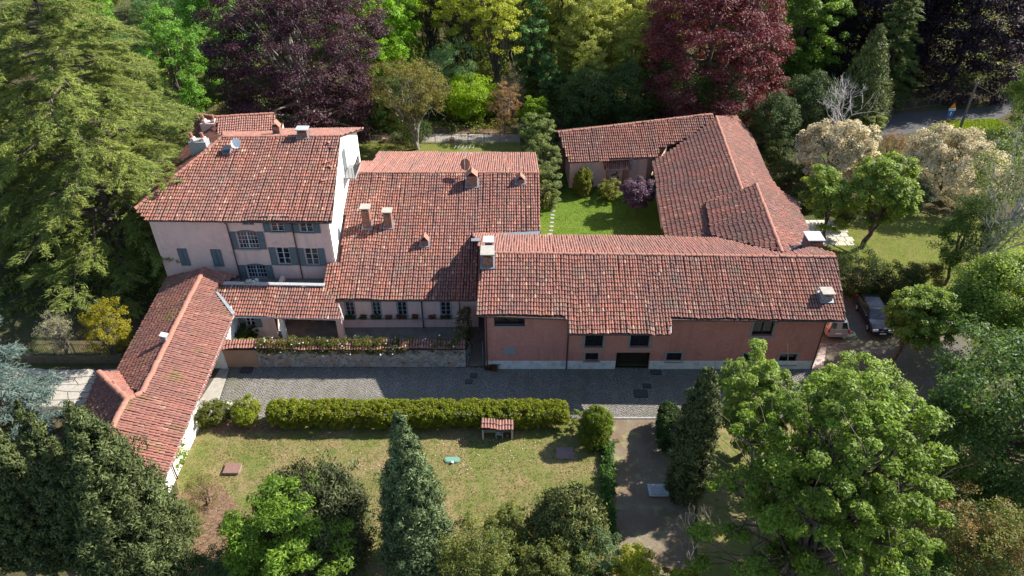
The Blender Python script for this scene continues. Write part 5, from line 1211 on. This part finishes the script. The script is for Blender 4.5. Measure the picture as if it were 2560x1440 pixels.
tree('plane_tree', 'pale green plane tree at the right edge beyond the charcoal car', 'tree', base(2432, 896), broad(68, 8.8, 4.1, 2.2, 300, 88, .24, .16, PLANE, trunk=.22, nl=18, lean=(.8, .6)))
tree('dense_tree', 'dense dark green tree at the right edge below the yard', 'tree', base(2450, 1225), broad(69, 11.0, 4.9, .6, 260, 92, .28, .17, [(.048, .095, .030), (.062, .118, .034), (.034, .070, .024)], trunk=.3, nl=20, dome=.7, inner=.6))
tree('hornbeam_tree', 'upright mid green tree at the right edge between yard and dense dark tree', 'tree', base(2560, 1075), broad(70, 10.4, 3.6, .8, 170, 86, .26, .16, GRN, trunk=.22, nl=14))
PHOT = [(.075, .115, .030), (.095, .13, .034), (.055, .09, .026), (.20, .10, .065)]
for (px, py, h, r, sd, lab) in ((2360, 1478, 6.5, 2.6, 71, 'left red-tipped green shrub in the bottom right corner'), (2470, 1500, 6.2, 3.0, 72, 'red-tipped green shrub filling the bottom right corner itself'), (2250, 1500, 4.6, 2.2, 73, 'plain green shrub at the bottom edge under the maple')):
    bush('photinia_shrub' if sd < 73 else 'garden_shrub', lab, 'shrub', base(px, py), broad(sd, h, r, .1, int(62 * r), 62, .2, .09, PHOT if sd < 73 else GRN, trunk=.07, stems=3, nl=8, inner=.5))
# right lawn
tree('plane_tree', 'round light green plane tree on a curved trunk at the edge of the side lawn', 'tree', base(2155, 618), broad(74, 8.8, 3.05, 3.0, 170, 84, .30, .2, PLANE, trunk=.26, nl=18, lean=(.8, 0), cr=(.14, .24)))
tree('plane_tree', 'smaller plane tree over the stone terrace beside the barn end', 'tree', base(2062, 598), broad(75, 7.4, 2.5, 2.0, 95, 82, .28, .19, PLANE, trunk=.2, nl=12, lean=(-1.2, .4)))
tree('birch_tree', 'thin-leaved birch with slanting pale stems on the right edge of the side lawn', 'tree', base(2395, 735), broad(76, 15.5, 4.4, 3.5, 190, 44, .24, .12, [(.075, .115, .035), (.06, .10, .03), (.09, .13, .045)], bark=BARK_W, trunk=.22, stems=3, nl=16, twigs=3, lean=(2.6, .6), inner=.35))
tree('ash_tree', 'dark mid-height tree with fine leaves left of the birch on the side lawn', 'tree', base(2362, 712), broad(77, 9.0, 2.6, 1.2, 120, 66, .26, .10, [(.042, .085, .024), (.055, .10, .026)], trunk=.16, nl=14))
for (px, py, h, r, sd, lab, cols) in ((2130, 735, 3.3, 2.1, 78, 'dark evergreen shrub against the right gable of the street house', DARKG), (2215, 745, 3.2, 2.2, 79, 'dark evergreen shrub in the middle of the bank above the yard', DARKG), (2290, 735, 3.0, 1.9, 80, 'reddish green shrub at the right end of the bank above the yard', [(.07, .085, .025), (.05, .075, .022), (.12, .08, .03)]),
        (1938, 418, 3.0, 1.9, 161, 'dark shrub against the outer side of the long barn, nearest the yew', DARKG), (1968, 470, 3.0, 2.0, 162, 'dark shrub against the outer side of the long barn, middle of three', DARKG), (2000, 525, 2.6, 1.6, 163, 'dark shrub between the long barn and the terrace plane tree', DARKG),
        (2110, 560, 3.2, 1.7, 81, 'dark shrub between the two plane trees behind the stone terrace', DARKG), (2265, 520, 3.4, 2.0, 82, 'blue-green shrub in the shade at the top of the side lawn', [(.03, .06, .04), (.04, .075, .045)])):
    bush('evergreen_shrub', lab, 'shrub', base(px, py), broad(sd, h, r, .05, int(62 * r), 46, .2, .09, cols, trunk=.06, stems=3, nl=5, inner=.5))
BLOS = [(.46, .43, .34), (.39, .36, .27), (.53, .50, .42), (.22, .21, .14), (.06, .08, .035)]
tree('blossom_shrub', 'left one of two big cream-flowering shrubs beside the long barn', 'shrub', base(2062, 470), broad(83, 7.6, 4.0, .6, 230, 90, .26, .15, BLOS, lm=LEAF_B, trunk=.2, stems=3, nl=6, cr=(.11, .19), inner=.72, flat=.8))
tree('blossom_shrub', 'right one of two big cream-flowering shrubs below the road', 'shrub', base(2335, 500), broad(84, 8.0, 4.6, .5, 250, 90, .26, .15, BLOS, lm=LEAF_B, trunk=.2, stems=3, nl=6, cr=(.11, .19), inner=.72, flat=.8))
bush('twiggy_shrub', 'brown twiggy shrub in the gap between the two cream-flowering shrubs', 'shrub', base(2210, 430), broad(85, 5.2, 1.9, .3, 80, 50, .2, .06, [(.16, .10, .07), (.11, .085, .05)], trunk=.06, stems=4, nl=10))
# --- inner garden
tree('purple_maple', 'small rounded purple maple on the lawn of the inner garden', 'tree', base(1588, 536), broad(86, 3.9, 1.95, 1.2, 120, 70, .22, .11, [(.075, .050, .085), (.095, .065, .105), (.05, .034, .062)], lm=LEAF_P, trunk=.09, nl=14, cr=(.16, .26)))
bush('clipped_bush', 'clipped conical bush near the blue door in the inner garden', 'bush', base(1456, 485), cypress(87, 3.0, .95, egg, 330, 32, .17, .09, [(.09, .115, .022), (.075, .10, .02), (.11, .13, .03)], z0=.05, cr=.22, jag=.03, lm=LEAF, trunk=.06))
bush('garden_shrub', 'yellow-green loose shrub left of the purple maple', 'shrub', base(1522, 497), broad(88, 2.0, 1.35, .05, 70, 40, .2, .1, [(.12, .14, .035), (.09, .115, .03)], trunk=.04, stems=3, nl=5))
bush('garden_shrub', 'small leafy climber between the pillars of the door porch', 'climber', base(1535, 462), broad(89, 1.9, .5, .05, 26, 36, .2, .13, [(.04, .11, .02), (.06, .13, .03)], trunk=.03, nl=4))
bush('garden_shrub', 'dark green shrub below the tall laurel hedge end in the inner garden', 'shrub', base(1378, 482), broad(90, 1.5, 1.2, .05, 50, 36, .24, .12, [(.035, .085, .03), (.05, .11, .035)], trunk=.04, stems=3, nl=5))
bush('ivy_mound', 'bright green ivy covering the foot of the barn wall beside the inner lawn', 'plant', (at(1655, 590)[0] + .2, 56.5, 0), hedge_mesh(91, 7.5, 1.0, 1.6, [(.055, .12, .014), (.075, .14, .018)], 420), math.radians(94))
LAU = [(.095, .135, .055), (.125, .165, .068), (.07, .11, .045)]
for (x_, y_, h_, r_, sd_, lb_) in ((3.4, 67.0, 4.6, 1.9, 192, 'front one of the pale laurel bushes beside the hall gable'), (3.3, 71.0, 5.2, 2.2, 193, 'middle one of the pale laurel bushes beside the hall gable'), (3.2, 76.0, 5.4, 2.3, 194, 'rear one of the pale laurel bushes, just before the vine arch')):
    bush('laurel_bush', lb_, 'bush', (x_, y_, 0), broad(sd_, h_, r_, .1, 150, 62, .24, .11, LAU, trunk=.08, stems=3, nl=4, inner=.6, dome=.5, cr=(.12, .2)))
bush('laurel_hedge', 'bright yellow-green vine arch at the far end of the laurel hedge', 'hedge', (2.6, 83.5, 0), broad(93, 5.4, 2.0, .2, 100, 56, .26, .15, [(.12, .20, .014), (.09, .165, .014)], trunk=.06, stems=3, nl=5, inner=.55))
# --- rear garden
tree('ochre_tree', 'ochre young-leaved umbrella tree on the rear lawn behind the hall', 'tree', base(1045, 372), broad(94, 10.6, 4.5, 3.2, 210, 56, .26, .12, [(.108, .106, .032), (.095, .102, .028), (.125, .115, .04), (.075, .085, .024)], bark=BARK_G, trunk=.26, stems=2, nl=26, twigs=2, inner=.5, cr=(.12, .2)))
bush('garden_shrub', 'dark bushy plant at the foot of the ochre tree trunk', 'shrub', base(1040, 352), broad(95, 2.6, 2.6, .1, 90, 36, .22, .1, DARKG, trunk=.05, stems=3, nl=4))
bush('lime_shrub', 'vivid lime green spreading shrub behind the kitchen garden path', 'shrub', base(1180, 296), broad(96, 5.6, 4.0, .2, 190, 62, .28, .14, [(.145, .25, .012), (.11, .205, .012), (.17, .27, .02)], trunk=.07, stems=4, nl=6, inner=.45))
bush('twiggy_shrub', 'pinkish brown young tree right of the vivid lime shrub', 'shrub', base(1262, 338), broad(97, 6.6, 2.0, .8, 90, 46, .2, .08, [(.19, .12, .075), (.14, .10, .055)], bark=BARK_G, trunk=.08, stems=3, nl=12, twigs=2))
for k, (px, lab) in enumerate(((962, 'left of the small potted plants along the rear fence'), (1130, 'potted plant along the rear fence right of the ochre tree'))):
    q = base(px, 354); pot(q[0], q[1], 0, .3, .4, lab)
# drive side
bush('yellow_shrub', 'mustard yellow flowering shrub against the gatehouse beside the drive', 'shrub', base(288, 888), broad(98, 5.0, 2.15, .4, 120, 46, .17, .08, [(.155, .155, .010), (.12, .13, .010), (.19, .18, .02)], bark=BARK_G, trunk=.08, stems=4, nl=14, twigs=2, inner=.45, cr=(.12, .2)))
bush('grey_shrub', 'grey lichen-covered twiggy shrub left of the mustard yellow one', 'shrub', base(170, 888), broad(99, 4.4, 1.6, .4, 70, 40, .11, .05, [(.20, .21, .17), (.14, .16, .11)], bark=BARK_G, trunk=.07, stems=5, nl=16, twigs=3, inner=.4))

# --- copper beeches
b1m = broad(101, 20.5, 8.5, .8, 560, 105, .34, .17, BEECH1, lm=LEAF_P, bark=BARK_G, trunk=.55, nl=36, twigs=1, flat=.42, cr=(.10, .19), inner=.62, dome=.75, cv=.22)
tree('copper_beech', 'huge dark purple copper beech behind the villa roof', 'tree', (-23.8, 80.5, 0), b1m)
b2m = broad(102, 19.5, 9.2, .8, 520, 105, .34, .18, BEECH2, lm=LEAF_P, bark=BARK, trunk=.45, nl=12, flat=.5, cr=(.10, .19), inner=.64, dome=.75, cv=.22)
tree('copper_beech', 'deep red copper beech behind the long barn', 'tree', (24.6, 90.0, 0), b2m)
b3m = broad(103, 23, 11.5, .3, 820, 80, .46, .25, BEECH3, lm=LEAF_P, bark=BARK, trunk=.45, nl=8, flat=.5, cr=(.10, .18), inner=.5, cv=.25, dome=.9)
tree('copper_beech', 'almost black copper beech beyond the road in the top right corner', 'tree', (63.5, 103.0, 0), b3m)
tree('copper_beech', 'blackish copper beech over the shaded road left of the corner one', 'tree', (51.5, 107.0, .2), b3m, rz=2.0, s=.92)
# --- trees round the top right
tree('horse_chestnut', 'fresh green horse chestnut with pale candles right of the red beech', 'tree', (38.5, 98.0, 0), broad(104, 18, 5.0, 1.0, 240, 90, .42, .24, [(.085, .165, .022), (.065, .13, .02), (.12, .19, .05)], trunk=.35, nl=12, cr=(.13, .22), inner=.6))
yw = broad(105, 8.0, 3.6, .2, 190, 70, .26, .11, DARKG, trunk=.2, nl=5, inner=.55, lm=LEAF_C)
tree('yew_tree', 'dark yew under the right flank of the red beech', 'tree', base(2005, 345), yw)
tree('yew_tree', 'dark yew behind the valley of barn roofs on the right', 'tree', base(1920, 375), yw, 2.2, .85)
tree('cypress_tree', 'shaggy olive conifer behind the left cream-flowering shrub', 'tree', base(2128, 322), cypress(106, 12.5, 3.0, cone_prof, 520, 60, .40, .15, [(.06, .085, .028), (.08, .10, .035), (.045, .065, .024)], z0=.2, cr=.3))
dtm = bare_tree(107, 9.5, .4, BARK_W, depth=5, r0=.11, spread=.55, up=.2, n0=5)
t = thing('dead_tree', base(2078, 362), 'bare bleached dead tree above the left cream-flowering shrub', 'tree'); link('branches', dtm, t)
sp = cedar(108, 18.5, 5.0, [(.062, .10, .028), (.08, .12, .032), (.05, .08, .026)], nb=110, lat=10, spray=8, per=3, droop=.26, L=.5, Wd=.12, trunk=.3, z0=.04, prof=lambda t: (1 - t) ** .8)
tree('spruce_tree', 'dark green spruce with tiered boughs left of the shaded road', 'tree', (48.5, 93.5, 0), sp)
tree('acacia_tree', 'light leafy tree at the right edge beside the utility pole', 'tree', base(2560, 345), broad(109, 10.5, 4.2, .6, 200, 74, .28, .14, [(.075, .125, .032), (.095, .15, .045)], trunk=.25, nl=12))
bush('roadside_shrub', 'dark shrub by the lower road under the light leafy tree', 'shrub', base(2480, 425), broad(110, 4.6, 3.0, .1, 140, 50, .25, .12, DARKG, trunk=.08, stems=3, nl=4))
bush('roadside_shrub', 'pale green flowering shrub behind the gap of the cream-flowering shrubs', 'shrub', base(2165, 350), broad(111, 4.0, 1.7, .1, 70, 44, .24, .13, [(.10, .15, .04), (.16, .20, .08)], trunk=.05, stems=3, nl=4))
for k, (px, py, s) in enumerate(((1790, 330, 1.0), (1560, 318, 1.0), (1660, 312, 1.1), (1460, 330, .95))):
    tree('holm_oak', ('dark evergreen under the red beech behind the barn ridge', 'dark blue-green evergreen behind the middle of the rear barn', 'dark blue-green evergreen at the left flank of the red beech', 'dark evergreen behind the left end of the rear barn')[k], 'tree', base(px, py), (yw[0], yw[1]), k * 1.3, s)

# --- the wood behind: shared crowns, each tree its own object
wood = {
 'olive': broad(120, 16.5, 4.2, 3.0, 190, 62, .36, .17, OLIVE, bark=BARK, trunk=.2, nl=24, twigs=2, inner=.3, cr=(.13, .24), flat=.6),
 'olive2': broad(121, 15, 3.8, 2.0, 170, 62, .36, .17, [(.15, .16, .05), (.125, .14, .042), (.17, .175, .065)], bark=BARK, trunk=.18, nl=20, twigs=2, inner=.3, cr=(.13, .24)),
 'locust': broad(122, 17, 4.6, 6.0, 95, 56, .36, .18, [(.155, .165, .024), (.125, .145, .024), (.175, .185, .038)], bark=BARK, trunk=.24, stems=2, nl=30, twigs=3, inner=.3, cr=(.12, .2), flat=.5),
 'lime': broad(123, 14.5, 4.4, 1.0, 210, 72, .42, .22, LIME, trunk=.25, nl=14, cr=(.14, .24), inner=.55),
 'green': broad(124, 14.5, 4.0, .8, 190, 70, .36, .19, GRN, trunk=.22, nl=14, cr=(.14, .24)),
 'dark': broad(125, 13.0, 4.2, .4, 200, 66, .34, .16, [(.026, .058, .026), (.036, .072, .030), (.048, .085, .036)], trunk=.25, nl=10, inner=.55),
 'ivy': broad(126, 11.5, 2.6, .2, 150, 64, .30, .20, [(.055, .105, .048), (.07, .125, .055), (.04, .08, .038)], trunk=.22, nl=10, inner=.5),
 'grey': broad(127, 11.0, 3.6, .6, 110, 44, .26, .07, [(.15, .12, .09), (.12, .11, .075), (.11, .12, .05)], bark=BARK_G, trunk=.14, stems=3, nl=26, twigs=3, inner=.35),
 'willow': broad(128, 8.5, 3.6, .4, 150, 60, .34, .11, [(.10, .15, .085), (.12, .17, .10), (.08, .125, .065)], trunk=.15, stems=2, nl=8, inner=.5),
}
for k_, (tm_, cm_) in wood.items():
    at_ = cm_.attributes['tint'].data; cc_ = np.empty(len(at_) * 4, dtype=np.float32); at_.foreach_get('color', cc_); cc_ = cc_.reshape(-1, 4); cc_[:, :3] *= np.array([1.5, 1.68, 1.5] if k_ not in ('lime', 'grey') else [1.1] * 3); at_.foreach_set('color', cc_.ravel())
W_ = [  # x, y, kind, scale, label
 (-50, 92, 'dark', .95, 'dark blue-green round tree behind the cedars at the upper left'), (-47.5, 84, 'grey', .95, 'leafless brown thicket tree between cedar and purple beech, lower one'), (-43.5, 92, 'grey', 1.1, 'grey-brown twiggy tree above the lower brown thicket'),
 (-47, 102, 'dark', 1.1, 'dark tree with slim stems behind the brown thicket'), (-57, 100, 'green', 1.15, 'green tree at the top left behind the tall cedar'), (-40.5, 86, 'green', 1.0, 'bright mid green tree at the left flank of the purple beech'), (-38.5, 96, 'green', 1.15, 'taller green tree above the bright one left of the purple beech'),
 (-52, 78, 'lime', .55, 'lime green bushy tree peeping out behind the cedar boughs'), (-17.2, 96, 'lime', 1.12, 'vivid lime green tree right of the purple beech, the upper one'), (-15.4, 89.5, 'lime', .68, 'vivid lime green tree right of the purple beech, the lower one'),
 (-14.5, 86.5, 'dark', .62, 'dark green bushy tree under the lower vivid lime tree'), (-8.5, 92, 'willow', 1.0, 'grey-green willow-like tree behind the ochre tree'), (-6.0, 97, 'locust', 1.0, 'left locust with dark forked trunk behind the lime shrub'),
 (-2.2, 95, 'locust', .98, 'right locust with straight dark trunk behind the lime shrub'), (-11, 103, 'locust', 1.05, 'locust with thin yellow leaves right behind the upper vivid lime tree'), (2.5, 99, 'ivy', 1.1, 'blue-green ivy-clad tree in the middle of the wood'),
 (4.8, 92.5, 'ivy', .62, 'low ivy mound at the foot of the middle wood'), (0.2, 90, 'grey', .6, 'pale twiggy bush right of the lime shrub in the wood edge'), (6.8, 103, 'olive', 1.15, 'tall olive tree in the top middle of the wood'),
 (9.5, 95, 'olive', .85, 'olive green tree just left of the row of pale wood trees'), (13.0, 97, 'olive2', .95, 'pale yellow-olive tree in the middle of the right wood'), (10.0, 89, 'olive', .60, 'lower olive tree behind the dark evergreens of the rear barn'), (15.5, 92, 'olive', .72, 'olive tree leaning at the left flank of the red beech'),
 (17.5, 102, 'olive2', 1.05, 'tall pale olive tree at the top left of the red beech'), (21.5, 108, 'olive2', 1.1, 'pale olive tree peeping over the red beech'), (7.5, 88, 'ivy', .55, 'small ivy-clad stump left of the rear barn evergreens'),
 (30, 112, 'green', 1.2, 'green tree high behind the red beech on its right'), (44.5, 108, 'dark', 1.25, 'dark conifer-like tree between chestnut and black beech'), (-30, 104, 'green', 1.2, 'green tree peeping over the purple beech'), (-21, 108, 'olive', 1.1, 'olive tree between purple beech top and vivid lime tree'),
 (-8.0, 104, 'locust', 1.1, 'yellow-leaved tree at the top edge above the willow-like tree'), (-4.5, 108, 'olive2', 1.15, 'pale olive tree at the top edge between the two locusts'), (11.5, 101, 'olive2', 1.0, 'brightest pale olive tree left of the pale yellow-olive one'),
 (14.0, 105, 'locust', 1.05, 'yellow-leaved tree behind the pale yellow-olive one'), (19.5, 97, 'olive', .95, 'olive tree touching the left side of the red beech'), (8.5, 97, 'olive2', .8, 'slim pale olive tree right of the ivy-clad tree'), (0.5, 104, 'locust', 1.1, 'yellow-leaved tree between right locust and ivy-clad tree'),
]
for i, (x, y, k, s, lab) in enumerate(W_): tree('woodland_tree', lab, 'tree', (x, y, gz(y)), wood[k], i * 1.7, s, 'trees of the wood behind the houses')
rw = np.random.default_rng(9); kinds = ['olive', 'green', 'dark', 'olive2', 'locust', 'olive2', 'green']
KN = {'olive': 'olive', 'green': 'mid green', 'dark': 'dark green', 'olive2': 'pale olive', 'locust': 'yellow-leaved'}
MARKS = [(-58, 'above the tall cedar at the left'), (-47, 'above the brown thicket'), (-38, 'between brown thicket and purple beech'), (-22, 'peeping over the purple beech'), (-13, 'behind the upper vivid lime tree'), (-2, 'behind the two locusts'), (8, 'above the ivy-clad tree'), (18, 'above the pale olive trees'), (30, 'peeping over the red beech'), (42, 'behind the horse chestnut'), (54, 'behind the spruce'), (90, 'behind the black beeches')]
for i in range(30):
    row_ = i // 15; x = -64 + (i % 15) * 9.2 + rw.uniform(-2.5, 2.5); y = (116 if row_ == 0 else 132) + rw.uniform(-5, 5); x *= (1 if row_ == 0 else 1.15)
    k = kinds[int(rw.integers(0, 7))]; mk = next(m for lim, m in MARKS if x * 110 / y < lim); lab = ('far ' if row_ == 0 else 'farthest ') + KN[k] + ' tree of the wood ' + mk
    if any(o.get('label') == lab for o in COL.objects): lab = 'right-hand ' + lab
    tree('woodland_tree', lab, 'tree', (x, y, gz(y)), wood[k], rw.uniform(0, 6), rw.uniform(1.0, 1.3), 'far trees along the top edge')
# undergrowth of the wood and under the trees
ru = np.random.default_rng(10); C = []
while len(C) < 5200:
    x, y = ru.uniform(-75, 85), ru.uniform(85, 135)
    if 40 < x < 80 and y < 103: continue
    C.append((x, y, gz(y) + ru.uniform(0, .9)))
for _ in range(1500):
    x, y = ru.uniform(-20, 24), ru.uniform(90, 116); C.append((x, y, gz(y) + ru.uniform(.3, 3.0)))
for _ in range(900):
    x, y = ru.uniform(-58, -29), ru.uniform(48, 84); C.append((x, y, ru.uniform(0, .25)))
C = np.array(C); V, t = clump_leaves(ru, C, ru.uniform(.4, 1.0, len(C)), 22, .34, .17, [(.075, .125, .03), (.10, .15, .04), (.12, .145, .035), (.05, .09, .028), (.11, .10, .045)], flat=.8, fine=1.0)
link('undergrowth', quads_mesh('undergrowth', V, t, LEAF), None, 'stuff')
# grass blades on the lawns
def blades(name, poly_px, n, cols, h, seed, z=.008):
    rg = np.random.default_rng(seed); poly = [tuple(at(*q)[:2]) for q in poly_px]; xs = [p[0] for p in poly]; ys = [p[1] for p in poly]
    P = np.stack([rg.uniform(min(xs), max(xs), n), rg.uniform(min(ys), max(ys), n)], 1)
    dens = .5 + .5 * np.sin(P[:, 0] * 1.3 + 2 * np.sin(P[:, 1] * .9)) * np.sin(P[:, 1] * 1.7 + np.sin(P[:, 0] * .7)); P = P[inside(P, poly) & (rg.random(n) < .35 + .65 * dens)]
    m = len(P); c = np.concatenate([P, np.full((m, 1), z + h * .35)], 1); V = leaf_quads(rg, c, np.stack([rg.normal(0, 1, m), rg.normal(0, 1, m), np.full(m, .35)], 1), h, h * .3, axis=np.tile([0, 0, 1.0], (m, 1)) + rg.normal(0, .3, (m, 3)))
    link(name, quads_mesh(name, V, tints(rg, m, cols), LEAF), None, 'stuff')
blades('lawn_grass', [(445, 1190), (505, 1055), (1520, 1050), (1530, 1440), (480, 1440)], 60000, [(.085, .10, .026), (.07, .095, .022), (.13, .115, .05), (.12, .10, .05)], .10, 1)
blades('lush_grass', [(1352, 600), (1352, 500), (1640, 430), (1668, 600)], 22000, [(.06, .115, .015), (.075, .125, .02)], .12, 2)
blades('bank_grass', [(2310, 330), (2350, 305), (2490, 296), (2530, 320), (2420, 360)], 9000, [(.08, .13, .014), (.10, .14, .02)], .3, 3)
blades('side_lawn_grass', [(2040, 655), (2075, 565), (2290, 538), (2560, 570), (2560, 740), (2330, 700)], 22000, [(.07, .105, .02), (.09, .11, .025)], .11, 4)
# fallen leaves and daisies on the lawns
rl = np.random.default_rng(14); n_ = 5200; P = np.stack([rl.uniform(-21.5, 6.5, n_), rl.uniform(23.5, 35, n_), rl.uniform(.02, .07, n_)], 1); P = P[rl.random(n_) < np.clip(.15 + .5 * (np.sin(P[:, 0] * .55 + 1) * np.sin(P[:, 1] * .7) + .4), .05, 1)]; m_ = len(P)
link('leaf_litter', quads_mesh('leaf_litter', leaf_quads(rl, P, np.tile([0, 0, 1.0], (m_, 1)) + rl.normal(0, .3, (m_, 3)), .11, .07), np.array([[.20, .12, .06], [.26, .18, .08], [.13, .08, .045], [.30, .26, .16], [.09, .14, .03]])[rl.integers(0, 5, m_)], LEAF), None, 'stuff')
P = np.concatenate([np.stack([rl.uniform(4.5, 14, 110), rl.uniform(56, 66, 110), np.full(110, .1)], 1), np.stack([rl.normal(-5, 4, 90), rl.uniform(31.5, 35, 90), np.full(90, .08)], 1)]); m_ = len(P)
link('daisies', quads_mesh('daisies', leaf_quads(rl, P, np.tile([0, 0, 1.0], (m_, 1)), 0.055, .055), np.tile([.8, .8, .76], (m_, 1)), LEAF_B), None, 'stuff')
# wall plants: rambling roses with white flowers and moss along the coping
rr = np.random.default_rng(12); C = []
for k in range(620):
    a = rr.uniform(2.6, 13.5) if k % 3 else rr.uniform(2.6, FG.len); q = FG.p(a, 2.15 + rr.normal(0, .12), -.3 + rr.normal(0, .22)); C.append(q if rr.random() < .8 else FG.p(a, rr.uniform(1.55, 1.95), .18))
C = np.array(C); c0 = np.array(gw.location) + (0, 0, 2)
V, t = clump_leaves(rr, C, rr.uniform(.15, .32, len(C)), 26, .12, .08, [(.07, .075, .02), (.05, .075, .02), (.036, .06, .018), (.105, .09, .02)], flat=.7)
Fp = C[rr.integers(0, len(C), 95)] + rr.normal(0, .2, (95, 3)) + (0, -.08, .1); Vf = leaf_quads(rr, Fp, np.tile([0, -.5, .8], (95, 1)) + rr.normal(0, .3, (95, 3)), .13, .12)
rz_ = thing('rambling_rose', c0, 'rambling rose with white flowers sprawling over the tile coping of the rubble wall', 'plant')
link('foliage', quads_mesh('foliage', V - c0, t, LEAF), rz_); link('blossoms', quads_mesh('blossoms', Vf - c0, np.tile([.8, .8, .76], (95, 1)), LEAF_B), rz_)
C = np.stack([rr.uniform(-4.3, -3.3, 120), rr.uniform(42.3, 46.5, 120), rr.uniform(.8, 2.6, 120)], 1); V, t = clump_leaves(rr, C, rr.uniform(.15, .3, 120), 24, .13, .09, DARKG, flat=.8)
Fp = C[rr.integers(0, 120, 60)] + rr.normal(0, .25, (60, 3)); Vf = leaf_quads(rr, Fp, rdir(rr, 60) + (0, -.4, .6), .12, .11); c1_ = np.array([-3.8, 44.4, 0])
iv = thing('climbing_rose', c1_, 'dark climbing rose with small white flowers on the low side wall of the court', 'plant'); link('foliage', quads_mesh('foliage', V - c1_, t, LEAF), iv); link('blossoms', quads_mesh('blossoms', Vf - c1_, np.tile([.7, .7, .68], (60, 1)), LEAF_B), iv)
# court plants, window-ledge flowers, street plant, terrace pots
bush('court_shrub', 'dark camellia below the shuttered porch window in the court', 'shrub', base(617, 850), broad(130, 1.5, 1.15, .05, 60, 40, .16, .09, DARKG, trunk=.05, stems=3, nl=4))
bush('court_shrub', 'bright green seedlings along the inside of the garden wall', 'plant', (at(620, 858)[0], 43.0, 0), hedge_mesh(131, 3.2, .6, 1.9, [(.08, .15, .02), (.10, .17, .03)], 90))
for k, (px, lab, fl) in enumerate(((876, 'leftmost trough of leafy flowers on the hall window ledge', 0), (909, 'small flower trough between first and second hall windows', 0), (941, 'wide leafy trough under the second hall window', 0), (972, 'pink flowering trough left of the third hall window', 1), (1005, 'wide red flowering trough under the third hall window', 1), (1038, 'red geranium trough left of the hall downpipe', 1), (1081, 'pink flower trough left of the last hall window', 1), (1114, 'rightmost leafy trough under the last hall window', 0))):
    a, _ = F2.sz(px, 795); q = F2.p(a, zc, .10); Lb = .8 if k in (0, 2, 4, 7) else .5
    tr = thing('flower_trough', q, lab, 'flower box', 'flower boxes on the hall ledge'); mb = MB(); mb.box(q + np.array([0, 0, .08]), (Lb, .18, .16)); mb.build('trough', BOX, tr)
    rg = np.random.default_rng(140 + k); C = q + np.stack([rg.uniform(-Lb / 2, Lb / 2, 12), rg.normal(0, .06, 12), rg.uniform(.15, .36, 12)], 1); V, t = clump_leaves(rg, C, np.full(12, .13), 22, .1, .07, [(.03, .07, .02), (.045, .085, .025)] + ([(.45, .06, .08)] if fl else []), flat=.9); link('flowers', quads_mesh('flowers', V - q, t, LEAF), tr)
q = base(1232, 922); rp = thing('red_plant', q, 'red-leaved plant at the left corner foot of the street house', 'plant'); rg = np.random.default_rng(150); C = q + np.stack([rg.normal(0, .28, 30), rg.normal(-.1, .12, 30), rg.uniform(.1, .5, 30)], 1); V, t = clump_leaves(rg, C, np.full(30, .16), 24, .13, .08, [(.16, .03, .02), (.10, .03, .02), (.04, .06, .02)]); link('foliage', quads_mesh('foliage', V - q, t, LEAF), rp)
for px, lab in ((622, 'left white-flowering pot on the little terrace below the villa windows'), (640, 'right white-flowering pot on the little terrace below the villa windows')):
    q = at(px, 716, 3.6); tp_ = thing('flower_pot', q, lab, 'plant pot'); mb = MB(); mb.lathe(q, [(.14, 0), (.2, .3), (.16, .3)], 8); mb.build('pot', RIDGE, tp_); rg = np.random.default_rng(px); C = q + np.stack([rg.normal(0, .12, 14), rg.normal(0, .12, 14), rg.uniform(.32, .5, 14)], 1); V, t = clump_leaves(rg, C, np.full(14, .12), 20, .12, .1, [(.75, .75, .74), (.6, .62, .6), (.06, .1, .03)]); link('flowers', quads_mesh('flowers', V - q, t, LEAF_B), tp_)
# ivy on the white gatehouse wall
rg = np.random.default_rng(151); C = np.stack([np.full(90, -21.8), rg.uniform(31.6, 36.0, 90), rg.uniform(.2, 2.9, 90)], 1); C = C[(C[:, 2] > 1.6) | (C[:, 1] < 33.2)]; V, t = clump_leaves(rg, C, rg.uniform(.15, .28, len(C)), 22, .15, .11, [(.08, .14, .02), (.11, .17, .03)]); c2_ = np.array([-21.8, 33.5, 0])
iw = thing('wall_ivy', c2_, 'bright ivy climbing the white gatehouse wall under the gutter', 'plant'); link('foliage', quads_mesh('foliage', V - c2_, t, LEAF), iw)
